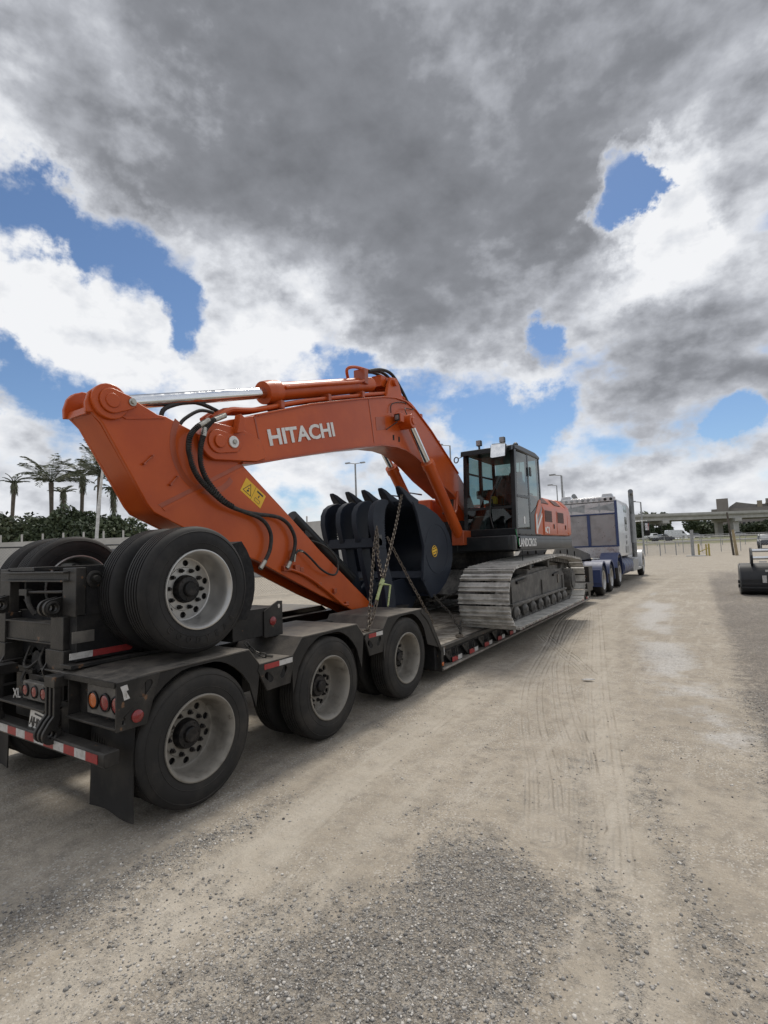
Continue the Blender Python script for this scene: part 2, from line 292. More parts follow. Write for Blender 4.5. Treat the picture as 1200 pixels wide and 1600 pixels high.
RUTS = [[(-3.3,15.5),(-3.15,13.0),(-2.54,9.36),(-2.15,7.03),(-1.72,5.45),(-1.28,4.25),(-1.0,3.3)],
        [(-2.9,14.0),(-2.21,8.88),(-1.84,7.17),(-1.40,5.61),(-1.07,4.65),(-0.82,3.6)],
        [(-2.87,15.4),(-1.43,7.36),(-1.11,5.75),(-0.76,3.94),(-0.62,3.1)],
        [(-3.0,10.6),(-2.70,9.99),(-2.05,8.67),(-1.5,7.5)],
        [(-2.7,6.2),(-2.58,3.9),(-2.45,2.29),(-2.40,1.45),(-2.33,0.4)]]
RUTS = [[(p.x, p.y) for p in spline([(a, b_, 0) for a, b_ in l], 6)] for l in RUTS]
RUTD = [sdist(GX, GY, l) for l in RUTS]
def ground_masks(x, y):
    n1 = fbm(x, y, 1.1, 3); n2 = fbm(x, y, 4.0, 40)
    g = 0.95*np.exp(-(((x+1.12)/0.50)**2+((y-2.05)/0.75)**2)**1.4)+0.7*np.exp(-(((x+1.3)/0.30)**2+((y-2.85)/0.45)**2))+0.55*np.exp(-(((x+1.7)/0.28)**2+((y-1.5)/0.6)**2))
    g += 0.40*np.exp(-((x+2.92+0.10*np.sin(1.7*y))/0.16)**2)*sstep(y, 0.3, 1.0)*(1-sstep(y, 2.7, 3.3))
    g += 0.50*np.exp(-(sdist(x, y, [(-1.1,4.6),(-0.97,4.04),(-0.77,3.46),(-0.58,2.99),(-0.41,2.51),(-0.28,1.9)])/0.10)**2)
    g += 0.55*np.exp(-(sdist(x, y, [(-0.6,4.6),(-0.51,4.06),(-0.28,3.35),(-0.10,2.90),(0.05,2.2),(0.1,1.0)])/0.15)**2)
    g += 0.95*sstep(x-(-0.05-0.02*(y-6)+0.35*(n1-0.5)), 0.0, 0.5)*sstep(y, 2.5, 4.5)*(1-sstep(y, 26, 40))
    g += 0.30*sstep(n1, 0.50, 0.75)
    g = g+(n1-0.5)*0.5+(n2-0.5)*0.35
    p = np.exp(-(sdist(x, y, [(-1.7,22),(-1.45,17.0),(-1.2,13.0),(-0.75,9.5),(-0.45,7.6),(-0.2,6.2),(0.1,5.3)])/(0.22+0.022*y))**2)*sstep(y, 4.6, 5.8)*(1-sstep(y, 24, 40))
    p = p*sstep(n1, 0.30, 0.60)+0.45*(n2-0.5)*p
    return np.clip(g, 0, 1.4), np.clip(p, 0, 1.2), n1
Gm, Pm, N1 = ground_masks(GX, GY)
dep = GX*fw.x+GY*fw.y
near = 1-sstep(np.hypot(GX+1, GY-4), 18, 40)
GZ = (fbm(GX, GY, 0.9, 77)-0.5)*0.05*near*sstep(GX, -3.4, -2.4)+(fbm(GX, GY, 5.0, 90)-0.5)*0.016*near
for d, w in zip(RUTD, (0.15, 0.15, 0.17, 0.14, 0.2)): GZ -= 0.012*np.exp(-(d/w)**4)*near
GZ -= 0.012
az = np.arctan2(GX, GY)
GZ += (sstep(dep, 62, 74)*0.33+sstep(dep, 100, 150)*2.35)*sstep(az, -0.45, -0.2)*(1-sstep(dep, 400, 900))
nx, ny = len(gx), len(gy)
me = bpy.data.meshes.new('ground')
idx = np.arange(nx*ny).reshape(ny, nx); quads = np.stack([idx[:-1,:-1], idx[:-1,1:], idx[1:,1:], idx[1:,:-1]], -1).reshape(-1, 4)
me.vertices.add(nx*ny); me.vertices.foreach_set('co', np.stack([GX, GY, GZ], -1).astype(np.float32).ravel())
me.loops.add(quads.size); me.loops.foreach_set('vertex_index', quads.astype(np.int32).ravel())
me.polygons.add(len(quads)); me.polygons.foreach_set('loop_start', np.arange(0, quads.size, 4, dtype=np.int32))
me.update(); me.validate(); me.shade_smooth()
def attr(n, v): a = me.attributes.new(n, 'FLOAT', 'POINT'); a.data.foreach_set('value', np.clip(v, -5, 5).astype(np.float32).ravel())
attr('gravel', Gm); attr('pale', Pm)
for k, d in enumerate(RUTD): attr('rut%d' % k, np.abs(d))
attr('wear', np.exp(-(sdist(GX, GY, [(-2.30,0.3),(-2.42,2.3),(-2.5,4),(-2.55,6.5)])/0.22)**4)+0.7*np.exp(-(sdist(GX, GY, [(-1.75,0.3),(-1.95,2.6),(-2.05,4),(-2.1,6.5)])/0.14)**4)+0.8*np.exp(-(sdist(GX, GY, [(-0.30,1.5),(-0.55,3.4),(-0.95,5.4),(-1.6,9),(-2.4,15),(-1.6,30)])/0.20)**4))
gm = bpy.data.materials.new('sand_and_gravel'); gm.use_nodes = True; N, L = gm.node_tree.nodes, gm.node_tree.links; b = N['Principled BSDF']; b.inputs['Roughness'].default_value = 0.92; b.inputs['Specular IOR Level'].default_value = 0.25
geo = N.new('ShaderNodeNewGeometry')
def gn(sc, det=6, ro=0.62, st=None):
    n = N.new('ShaderNodeTexNoise'); n.inputs['Scale'].default_value = sc; n.inputs['Detail'].default_value = det; n.inputs['Roughness'].default_value = ro
    if st:
        mp = N.new('ShaderNodeMapping'); mp.inputs['Scale'].default_value = st; mp.inputs['Rotation'].default_value = (0,0,R(-4)); L.new(geo.outputs['Position'], mp.inputs[0]); L.new(mp.outputs[0], n.inputs['Vector'])
    else: L.new(geo.outputs['Position'], n.inputs['Vector'])
    return n.outputs['Fac']
def gr(v, a, c, d=0.0, e=1.0):
    n = N.new('ShaderNodeMapRange'); n.interpolation_type = 'SMOOTHSTEP'; L.new(v, n.inputs[0])
    for i, x in enumerate((a, c, d, e)): n.inputs[i+1].default_value = x
    return n.outputs[0]
def gmix(f, a, c):
    n = N.new('ShaderNodeMix'); n.data_type = 'RGBA'
    L.new(f, n.inputs[0])
    for i, v in ((6, a), (7, c)):
        if isinstance(v, tuple): n.inputs[i].default_value = (*v, 1)
        else: L.new(v, n.inputs[i])
    return n.outputs[2]
def gmath(op, a, c=None):
    n = N.new('ShaderNodeMath'); n.operation = op
    for i, v in enumerate((a, c)):
        if v is None: continue
        if isinstance(v, (int, float)): n.inputs[i].default_value = v
        else: L.new(v, n.inputs[i])
    return n.outputs[0]
def ga(nm): n = N.new('ShaderNodeAttribute'); n.attribute_name = nm; return n.outputs['Fac']
sand = gmix(gr(gn(0.9), 0.36, 0.66), (0.352,0.304,0.240), (0.438,0.383,0.308))
sand = gmix(gr(gn(7.0, 6, 0.7), 0.40, 0.72), sand, (0.265,0.234,0.192))
sand = gmix(gr(gn(3.0, 5, 0.65, (2.2,0.25,1)), 0.50, 0.70, 0.0, 0.75), sand, (0.465,0.417,0.348))
sand = gmix(gr(gn(230.0, 3, 0.7), 0.46, 0.70, 0.0, 0.85), sand, (0.25,0.22,0.185))
vo = N.new('ShaderNodeTexVoronoi'); vo.inputs['Scale'].default_value = 105; L.new(geo.outputs['Position'], vo.inputs['Vector'])
vs2 = N.new('ShaderNodeTexVoronoi'); vs2.inputs['Scale'].default_value = 34; L.new(geo.outputs['Position'], vs2.inputs['Vector'])
rs = N.new('ShaderNodeSeparateColor'); L.new(vo.outputs['Color'], rs.inputs[0]); rs2 = N.new('ShaderNodeSeparateColor'); L.new(vs2.outputs['Color'], rs2.inputs[0])
rp = N.new('ShaderNodeValToRGB'); L.new(rs.outputs[0], rp.inputs[0]); e = rp.color_ramp.elements; e[0].color = (0.085,0.083,0.083,1); e[1].color = (0.52,0.50,0.46,1)
for q, c in ((0.35, (0.145,0.14,0.138,1)), (0.62, (0.25,0.235,0.22,1)), (0.85, (0.35,0.33,0.30,1))): rp.color_ramp.elements.new(q).color = c
grav = gmix(gr(rs2.outputs[0], 0.82, 0.86), rp.outputs[0], (0.46,0.44,0.41))
grav = gmix(gr(gn(2.2, 5), 0.35, 0.7, 0.0, 0.5), grav, (0.22,0.20,0.18))
sepx = N.new('ShaderNodeSeparateXYZ'); L.new(geo.outputs['Position'], sepx.inputs[0])
grav = gmix(gmath('MULTIPLY', gr(sepx.outputs[1], 4.5, 8.0), 0.6), grav, (0.165,0.138,0.125))
speck = gmath('MULTIPLY', gr(rs.outputs[1], 0.74, 0.80), gr(gn(1.3, 4), 0.36, 0.66, 0.15, 0.7))
sand = gmix(speck, sand, gmix(gr(rs.outputs[2], 0.45, 0.55), (0.20,0.18,0.155), (0.56,0.53,0.48)))
gfac = gmath('MULTIPLY', gr(gmath('ADD', ga('gravel'), gmath('MULTIPLY', gmath('SUBTRACT', gn(11.0, 6, 0.75), 0.5), 2.4)), 0.25, 1.10), 0.80)
gfac = gmath('MULTIPLY', gfac, gr(gn(45.0, 4, 0.7), 0.36, 0.60, 0.15, 1.0))
colr = gmix(gfac, sand, grav)
pf = gmath('MULTIPLY', gr(gmath('ADD', ga('pale'), gmath('MULTIPLY', gmath('SUBTRACT', gn(9.0, 6, 0.75), 0.5), 1.3)), 0.20, 1.0), 0.75)
colr = gmix(pf, colr, gmix(gr(gn(40.0, 4, 0.7), 0.4, 0.65), (0.56,0.545,0.52), (0.36,0.34,0.32)))
sepp = N.new('ShaderNodeSeparateXYZ'); L.new(geo.outputs['Position'], sepp.inputs[0])
grass = gmath('MULTIPLY', gr(sepp.outputs[2], 0.9, 1.3), 0.95)
colr = gmix(grass, colr, gmix(gr(gn(0.4), 0.4, 0.6), (0.10,0.115,0.055), (0.19,0.175,0.095)))
ht = gmath('ADD', gmath('MULTIPLY', gn(24.0, 5, 0.7), 0.9), gmath('MULTIPLY', gmath('MULTIPLY', vo.outputs['Distance'], gfac), -1.4))
for k, (w, per) in enumerate(((0.16, 0.062), (0.16, 0.062), (0.17, 0.075), (0.15, 0.06), (0.19, 0.085))):
    d = ga('rut%d' % k); win = gr(gmath('ABSOLUTE', d), w, w*0.8); wavy = gmath('ADD', d, gmath('MULTIPLY', gn(6.0, 2), 0.02))
    wv_ = gmath('COSINE', gmath('MULTIPLY', wavy, 2*math.pi/per)); fade = gr(gn(1.7, 4), 0.36, 0.60, 0.25, 1.0); bands = gmath('MULTIPLY', win, 0.42) if k == 0 else gmath('MAXIMUM', bands, gmath('MULTIPLY', win, 0.42))
    ht = gmath('ADD', ht, gmath('MULTIPLY', gmath('MULTIPLY', gmath('MULTIPLY', win, fade), gr(wv_, -1.0, 1.0)), -0.8 if k != 4 else -0.35))
bp = N.new('ShaderNodeBump'); L.new(ht, bp.inputs['Height']); bp.inputs['Distance'].default_value = 0.018; bp.inputs['Strength'].default_value = 0.9; L.new(bp.outputs[0], b.inputs['Normal']); colr = gmix(gmath('MULTIPLY', bands, gr(gn(2.6, 5), 0.30, 0.62)), colr, (0.45,0.403,0.338)); colr = gmix(gmath('MULTIPLY', gmath('MULTIPLY', ga('wear'), gr(gn(5.0, 6, 0.7), 0.30, 0.62)), 0.55), colr, (0.50,0.45,0.375)); L.new(colr, b.inputs['Base Color'])
me.materials.append(gm)
ground = struct(place('ground', me))
ground['label'] = 'sandy gravel yard crossed by tyre tracks'

# loose stones lying on the yard
def stones(n, seed):
    r = np.random.default_rng(seed); cx = r.uniform(-3.3, 1.2, n*6); cy = r.uniform(0.7, 7.5, n*6)**1.0
    g, p, _ = ground_masks(cx, cy); keep = r.random(n*6) < (np.clip(g-0.25, 0, 1)*1.25+0.022)*np.clip(3.2/np.maximum(cy, 1.0), 0.12, 1.6)
    return cx[keep][:n], cy[keep][:n], r
sx_, sy_, r_ = stones(34000, 5)
ico = []; ph = (1+5**0.5)/2
for a in (-1, 1):
    for c in (-ph, ph): ico += [(0,a,c),(a,c,0),(c,0,a)]
ico = np.array(ico)/math.hypot(1, ph)
bmi = bmesh.new(); [bmi.verts.new(v) for v in ico]; bmesh.ops.convex_hull(bmi, input=bmi.verts); bmi.verts.index_update()
itri = np.array([[v.index for v in f.verts] for f in bmi.faces]); ico = np.array([v.co[:] for v in bmi.verts]); bmi.free()
n = len(sx_); rad = np.minimum(0.0024*np.exp(r_.normal(0.25, 0.5, n)), 0.0105); sc = rad[:,None,None]*r_.uniform(0.75, 1.3, (n,1,3))*np.array([1,1,0.7])
vv = ico[None]*sc*r_.uniform(0.8, 1.2, (n, len(ico), 1)); an = r_.uniform(0, 6.28, n); ca, sa = np.cos(an)[:,None], np.sin(an)[:,None]
xx, yy = vv[...,0]*ca-vv[...,1]*sa, vv[...,0]*sa+vv[...,1]*ca
ix = np.clip(np.searchsorted(gx, sx_)-1, 0, nx-2); iy = np.clip(np.searchsorted(gy, sy_)-1, 0, ny-2)
gz = (GZ[iy,ix]+GZ[iy,ix+1]+GZ[iy+1,ix]+GZ[iy+1,ix+1])/4
vv = np.stack([xx+sx_[:,None], yy+sy_[:,None], vv[...,2]+(gz+rad*0.25)[:,None]], -1)
sm = bpy.data.meshes.new('gravel'); k = len(ico); tri = (itri[None]+(np.arange(n)*k)[:,None,None]).reshape(-1, 3)
sm.vertices.add(n*k); sm.vertices.foreach_set('co', vv.astype(np.float32).ravel()); sm.loops.add(tri.size); sm.loops.foreach_set('vertex_index', tri.astype(np.int32).ravel())
sm.polygons.add(len(tri)); sm.polygons.foreach_set('loop_start', np.arange(0, tri.size, 3, dtype=np.int32)); sm.update(); sm.validate()
tone = np.clip(np.where(r_.random(n) < 0.45, r_.normal(0.44, 0.10, n), r_.normal(0.23, 0.07, n)), 0.07, 0.62)
at = sm.attributes.new('tone', 'FLOAT', 'POINT'); at.data.foreach_set('value', np.repeat(tone, k).astype(np.float32))
stm = bpy.data.materials.new('stone'); stm.use_nodes = True; N2, L2 = stm.node_tree.nodes, stm.node_tree.links
a2 = N2.new('ShaderNodeAttribute'); a2.attribute_name = 'tone'; mu = N2.new('ShaderNodeMix'); mu.data_type = 'RGBA'; L2.new(a2.outputs['Fac'], mu.inputs[0]); mu.inputs[6].default_value = (0.03,0.03,0.032,1); mu.inputs[7].default_value = (1.0,0.94,0.85,1); L2.new(mu.outputs[2], N2['Principled BSDF'].inputs['Base Color']); N2['Principled BSDF'].inputs['Roughness'].default_value = 0.85
sm.materials.append(stm); gv = place('gravel', sm); gv['kind'] = 'stuff'; gv['label'] = 'loose pale and grey stones strewn over the yard'; gv['category'] = 'gravel'
# a scrap of pale litter
mb = MB(); mb.prism([(-0.09,-0.01),(-0.03,0.025),(0.05,0.03),(0.09,0.0),(0.02,-0.03),(-0.05,-0.03)], 0.0, 0.008, 'z')
lt = place('litter_scrap', mb.mesh('litter_scrap', M['white_tape']), None, Matrix.Translation((-1.50,7.25,0.0)) @ Matrix.Rotation(0.4, 4, 'Z')); tag(lt, 'flat pale scrap of litter lying on the tyre tracks', 'litter')
# ------------------------------------------------------------------ wheels
TR = 0.482
def wheel_meshes(tag_, rubber, rimm, Rt=TR, W=0.255):
    q = Rt/0.482; w0 = -W
    side = [(-0.020,0.288),(-0.006,0.300),(0.000,0.325),(0.004,0.362),(0.004,0.395),(-0.003,0.428),(-0.014,0.455),(-0.026,0.471),(-0.036,0.478)]
    prof = [(a, r*q) for a, r in side]
    lo, hi = -0.036, w0+0.036; ng = 5; seg = (lo-hi)/(ng+1)
    for k in range(1, ng+1):
        c = lo-seg*k; prof += [(c+0.007, Rt), (c+0.0055, Rt-0.013), (c-0.0055, Rt-0.013), (c-0.007, Rt)]
    prof += [(w0-a, r*q) for a, r in reversed(side)]
    mb = MB(); mb.lathe(prof, (0,0,0), (1,0,0), 72); 
    for rr in (0.352, 0.440): mb.torus((0.0025 if rr < .4 else -0.006,0,0), (1,0,0), rr*q, 0.0035, 72, 6)
    tyre = mb.mesh('tyre_'+tag_, rubber, 30)
    mb = MB(); mb.lathe([(a, r*q) for a, r in [(-0.022,0.292),(-0.004,0.304),(0.006,0.302),(0.008,0.293),(-0.002,0.282),(-0.018,0.274),(-0.030,0.268),(-0.070,0.262),(-0.140,0.257),(-0.180,0.252),(-0.196,0.243),(-0.200,0.234)]], (0,0,0), (1,0,0), 64)
    nh = 10; rin, rout, rm, rh, xd = 0.168*q, 0.234*q, 0.201*q, 0.026*q, -0.200
    for k in range(nh):                                    # disc with ten hand holes
        a0 = 2*math.pi*k/nh; da = math.pi/nh; bd = []
        for t in range(5): bd.append((rout, a0-da+2*da*t/4))
        bd.append((rm, a0+da))
        for t in range(5): bd.append((rin, a0+da-2*da*t/4))
        bd.append((rm, a0-da)); bp_ = [(r*math.cos(a), r*math.sin(a)) for r, a in bd]; cx, cy = rm*math.cos(a0), rm*math.sin(a0)
        hp = []
        for (px, py) in bp_: d = math.hypot(px-cx, py-cy); hp.append((cx+(px-cx)/d*rh, cy+(py-cy)/d*rh))
        n = len(bp_); mb.add([(xd,)+p for p in bp_]+[(xd,)+p for p in hp]+[(xd-0.014,)+p for p in hp], [(i,(i+1)%n,n+(i+1)%n,n+i) for i in range(n)]+[(n+i,n+(i+1)%n,2*n+(i+1)%n,2*n+i) for i in range(n)])
    mb.lathe([(xd,rin),(xd+0.006,rin-0.004),(xd+0.008,0.11*q),(xd-0.01,0.09*q)], (0,0,0), (1,0,0), 40)
    rim = mb.mesh('rim_'+tag_, rimm, 30)
    mb = MB(); mb.lathe([(xd+0.004,0.108*q),(xd+0.045,0.104*q),(xd+0.062,0.094*q),(xd+0.066,0.060*q),(xd+0.088,0.054*q),(xd+0.094,0.046*q),(xd+0.094,0.001)], (0,0,0), (1,0,0), 28)
    for k in range(10):
        a = 2*math.pi*(k+0.5)/10; c, s = math.cos(a), math.sin(a); rr = 0.146*q
        mb.cyl((xd+0.006,rr*c,rr*s), (xd+0.024,rr*c,rr*s), 0.019*q, 6, 0.018*q); mb.cyl((xd+0.02,rr*c,rr*s), (xd+0.045,rr*c,rr*s), 0.010*q, 8)
    for k in range(6):
        a = 2*math.pi*k/6; mb.cyl((xd+0.055,0.080*q*math.cos(a),0.080*q*math.sin(a)), (xd+0.068,0.080*q*math.cos(a),0.080*q*math.sin(a)), 0.007, 6)
    mb.lathe([(xd-0.03,0.246*q),(xd-0.03,0.001)], (0,0,0), (1,0,0), 24); hub = mb.mesh('hub_'+tag_, M['hub'], 30)  # flat black disc behind the hand holes, added so they look dark
    return tyre, rim, hub
W_TR = wheel_meshes('dirty', M['rubber_dusty'], M['rim_dirty']); W_AL = wheel_meshes('alu', M['rubber'], M['rim_alu'])
def wheel(parent, ws, x, y, z, out, spin=0.0, nm='wheel'):
    mw = Matrix.Translation((x, y, z)) @ Matrix.Rotation(0 if out > 0 else math.pi, 4, 'Z') @ Matrix.Rotation(spin, 4, 'X')
    w = place(nm, ws[1], parent, mw); place('tyre', ws[0], w, mw); place('hub', ws[2], w, mw); return w

# ------------------------------------------------------------------ lowboy trailer
T = thing('lowboy_trailer', 'black lowboy trailer with wood deck and a flipped-up rear axle carrying the orange excavator', 'trailer', (XC, 6.0, 0))
XR, XL = XC+1.26, XC-1.26
AX = (2.50, 4.00, 5.50)
for i, y in enumerate(AX):
    for s in (1, -1):
        wheel(T, W_TR, XC+s*1.26, y, TR, s, 0.4*i+s); wheel(T, W_TR, XC+s*(1.26-0.61), y, TR, -s, 0.9*i)
    MB().cyl((XL+0.2,y,TR), (XR-0.2,y,TR), 0.065, 14).build('axle', M['frame2'], T)
for s in (1, -1):                                           # main beams under the rear decks
    x = XC+s*0.40; MB().box(x-0.07, x+0.07, 2.02, 6.9, 0.62, 0.93).box(x-0.10, x+0.10, 2.0, 6.9, 0.93, 0.955).box(x-0.10, x+0.10, 2.0, 6.9, 0.60, 0.62).build('frame_beam', M['frame'], T, bevel=0.004)
for a_ in ((XL+0.15, XR-0.15, 2.08, 2.2, 0.62, 0.98),(XL+0.3, XR-0.3, 3.15, 3.3, 0.60, 0.86),(XL+0.3, XR-0.3, 4.66, 4.8, 0.60, 0.86),(XL+0.05, XR-0.05, 6.30, 6.42, 0.16, 0.60)): MB().box(*a_).build('cross_member', M['void'], T)
LINE = [(1.87,1.012),(2.10,1.03),(2.96,1.03),(3.08,0.885),(3.46,0.885),(3.60,1.03),(4.46,1.03),(4.58,0.90),(4.96,0.90),(5.08,1.03),(5.90,1.03),(6.10,0.90),(6.42,0.455)]
FEND = ((0,4),(4,8),(8,12)); prevent = 0.0
def arch(yc, r, y0, y1, n=14):
    out = []
    for i in range(n+1):
        y = y0+(y1-y0)*i/n; d = r*r-(y-yc)**2; out.append((y, TR+math.sqrt(max(d, 0.0))))
    return out
for s in (1, -1):
    xo = XC+s*1.26; xi = XC+s*0.40
    lo, hi = min(xo, xi), max(xo, xi)
    for k, (a, b_) in enumerate(FEND):
        ln = LINE[a:b_+1]; f = MB().sheet(ln, lo, hi, 0.014).build('fender', M['tread'], T, bevel=0.003)
        y0, y1 = ln[0][0]+(0.25 if k == 0 else 0.0), (ln[-1][0] if k == 2 else ln[-2][0])
        if k == 0: y0 = 2.06
        top = [(y0, 1.02 if k == 0 else ln[0][1])]+[p for p in ln if y0+0.001 < p[0] < y1-0.001]+[(y1, ln[-1][1] if k == 2 else ln[-2][1])]
        top = [(y, z-0.016) for y, z in top]
        ar = [(y, min(z, np.interp(y, [p[0] for p in top], [p[1] for p in top])-0.014)) for y, z in arch(AX[k], 0.535, max(y0, AX[k]-0.53), min(y1, AX[k]+0.53))]
        low = 0.70 if k else 0.72
        poly = top+[p for p in reversed(ar)]
        MB().prism(poly, xo-0.022*s, xo-0.002*s).build('fender_skirt', M['frame'], f)
        if k == 2:                                          # outer lip on the long front slope
            MB().prism([(5.90,1.033),(6.10,0.905),(6.42,0.46),(6.48,0.43),(6.48,0.30),(6.40,0.38),(6.05,0.85),(5.88,0.975)], xo-0.03*s, xo+0.006*s).build('fender_lip', M['frame2'], f, bevel=0.003)
    for k, (y0, y1, zt, yb0, yb1, zb) in enumerate(((3.05,3.48,0.886,3.15,3.43,0.655),(4.60,4.97,0.90,4.68,4.94,0.655))):   # outrigger brackets between fenders
        pl = [(y0,zt-0.05),(y0+0.02,zt),(y1,zt),(y1-0.005,zt-0.06),(yb1,zb),(yb0,zb)]
        yc = (y0+y1)/2; br = MB().plate(pl, [slot(yc-0.09, zt-0.125, 0.115, 0.055, -0.75), slot(yc+0.085, zt-0.115, 0.115, 0.055, 0.95)], xo-0.016*s, xo+0.004*s).build('outrigger_bracket', M['frame2'], T, bevel=0.002)
        MB().box(min(xo,xo-0.5*s), max(xo,xo-0.5*s), yc-0.10, yc+0.10, zb+0.06, zt-0.03).build('outrigger_beam', M['void'], br)
        MB().box(min(xo+0.004*s,xo+0.007*s), max(xo+0.004*s,xo+0.007*s), y0+0.07, yc+0.03, zt-0.055, zt-0.012).build('red_tape', M['red_tape'], br)
        MB().box(min(xo+0.004*s,xo+0.007*s), max(xo+0.004*s,xo+0.007*s), yc+0.03, y1-0.02, zt-0.055, zt-0.012).build('white_tape', M['white_tape'], br)
    # rear lamp box
    b0, b1 = XC+s*0.64, XC+s*1.255; lo, hi = min(b0, b1), max(b0, b1)
    bx = MB().box(lo, hi, 1.95, 2.06, 0.715, 1.0).box(lo, hi, 1.855, 1.95, 0.995, 1.011).box(lo, hi, 1.855, 1.95, 0.715, 0.731).box(lo, lo+0.012, 1.87, 1.95, 0.731, 0.995).build('lamp_box', M['frame2'], T, bevel=0.003)
    p0, p1 = XC+s*0.83, XC+s*1.245; MB().box(min(p0,p1), max(p0,p1), 1.905, 1.935, 0.765, 0.955).build('lamp_panel', M['grey_plate'], bx, bevel=0.004)
    for q, (ox, mm) in enumerate(((0.918,'amber_lens'),(1.060,'red_lens'),(1.195,'red_lens'))):
        c = XC+s*ox; MB().lathe([(0.0,0.060),(0.012,0.060),(0.016,0.052),(0.006,0.050)], (c,1.905,0.857), (0,-1,0), 28).build('lamp_ring', M['hub'], bx)
        MB().lathe([(0.004,0.051),(0.012,0.046),(0.017,0.03),(0.019,0.001)], (c,1.905,0.857), (0,-1,0), 28).build('lamp_lens', M[mm], bx)
    t0 = [XC+s*v for v in (1.06,1.16,1.215)]
    MB().box(min(t0[0],t0[1]), max(t0[0],t0[1]), 1.850, 1.8545, 0.985, 1.012).build('red_tape', M['red_tape'], bx); MB().box(min(t0[1],t0[2]), max(t0[1],t0[2]), 1.850, 1.8545, 0.985, 1.012).build('white_tape', M['white_tape'], bx)
    MB().box(lo, hi, 1.845, 1.855, 0.982, 1.014).build('lamp_box_lip', M['frame2'], bx)
    sp = MB().plate([(1.858,1.012),(2.16,1.018),(2.14,0.95),(2.062,0.705),(1.858,0.708)], [slot(2.055,0.935,0.125,0.058,0.85), slot(1.905,0.765,0.045,0.022,1.57)], xo-0.012*s, xo+0.006*s).build('side_plate', M['frame2'], bx, bevel=0.002)
    MB().lathe([(0.0,0.040),(0.008,0.040),(0.012,0.033),(0.016,0.028),(0.018,0.001)], (xo+0.006*s,1.995,0.775), (s,0,0), 24).build('marker_lamp', M['red_lens'], bx)
    MB().prism([(1.880,0.985),(1.925,0.99),(1.935,0.955),(1.920,0.95),(1.945,0.90),(1.905,0.895),(1.895,0.945)], xo+0.006*s, xo+0.009*s).build('torn_sticker', M['white_tape'], bx)
    # mud flap
    f0, f1 = XC+s*0.65, XC+s*1.19
    fl = MB(); nx_, nz_ = 10, 12
    g_ = [[(f0+(f1-f0)*i/nx_, 2.02+0.008*math.sin(4.0*i/nx_+2.2*j/nz_)+0.012*(1-j/nz_)*math.sin(6.0*i/nx_), 0.075+(0.70-0.075)*j/nz_) for i in range(nx_+1)] for j in range(nz_+1)]
    vv_ = [p for r in g_ for p in r]+[(p[0], p[1]+0.010, p[2]) for r in g_ for p in r]; K = (nx_+1)*(nz_+1); fs = []
    for j in range(nz_):
        for i in range(nx_): a = j*(nx_+1)+i; fs += [(a,a+1,a+nx_+2,a+nx_+1), (K+a,K+a+nx_+1,K+a+nx_+2,K+a+1)]
    ring = [i for i in range(nx_+1)]+[j*(nx_+1)+nx_ for j in range(1,nz_+1)]+[nz_*(nx_+1)+i for i in range(nx_-1,-1,-1)]+[j*(nx_+1) for j in range(nz_-1,0,-1)]
    fs += [(ring[i], ring[(i+1)%len(ring)], K+ring[(i+1)%len(ring)], K+ring[i]) for i in range(len(ring))]
    fl.add(vv_, fs); fl.build('mud_flap', M['rubber_dusty'], T, smooth=60)
# bumper with reflective tape
bu = MB().prism([(1.80,0.515),(1.80,0.585),(1.805,0.592),(1.90,0.592),(1.90,0.50),(1.81,0.50)], XL-0.02, XR-0.03).build('bumper', M['frame2'], T, bevel=0.005)
x = XR-0.10; k = 0
while x > XL+0.05:
    MB().box(x-0.138, x, 1.796, 1.7995, 0.520, 0.576).build(('red_tape','white_tape')[k % 2], M[('red_tape','white_tape')[k % 2]], bu); x -= 0.138; k += 1
for xa in (-0.55, 0.50): MB().box(XC+xa, XC+xa+0.10, 1.9, 2.1, 0.50, 0.80).build('bumper_bracket', M['frame'], T)
# centre lamp panel, shelf, number plate, lettering
MB().box(-4.76, -4.02, 1.80, 1.93, 0.735, 0.752).box(-4.76, -4.02, 1.93, 1.95, 0.60, 0.93).build('rear_shelf', M['frame2'], T, bevel=0.003)
cp = MB().box(-4.462, -4.062, 1.852, 1.90, 0.775, 0.905).build('centre_lamp_panel', M['grey_plate'], T, bevel=0.006)
for c in (-4.405, -4.268, -4.130):
    MB().lathe([(0.0,0.047),(0.010,0.047),(0.013,0.040),(0.004,0.038)], (c,1.852,0.842), (0,-1,0), 24).build('lamp_ring', M['hub'], cp); MB().lathe([(0.003,0.039),(0.010,0.034),(0.015,0.001)], (c,1.852,0.842), (0,-1,0), 24).build('lamp_lens', M['red_lens'], cp)
tx = text_mesh('XL', 0.10, M['white_tape'], 0.002, 0.001); place('lettering', tx, T, Matrix.Translation((-4.60,1.845,0.765)) @ Matrix.Rotation(R(90),4,'X') @ Matrix.Rotation(R(6),4,'Z'))
pm_ = Matrix.Translation((-4.325,1.835,0.585)) @ Matrix.Rotation(R(5),4,'Y') @ Matrix.Rotation(R(-4),4,'X')
lp = place('number_plate', MB().box(0,0.265,0,0.004,0,0.135).mesh('number_plate', M['plate_bg']), T, pm_); bev(lp, 0.004)
place('plate_number', text_mesh('AJH898', 0.088, M['black'], 0.001, 0.0015, 0.9), lp, pm_ @ Matrix.Translation((0.012,-0.002,0.028)) @ Matrix.Rotation(R(90),4,'X') @ Matrix.Scale(0.80,4,(1,0,0)))
place('plate_header', MB().box(0.07,0.195,-0.0015,0.0,0.108,0.120).mesh('plate_header', M['black']), lp, pm_)
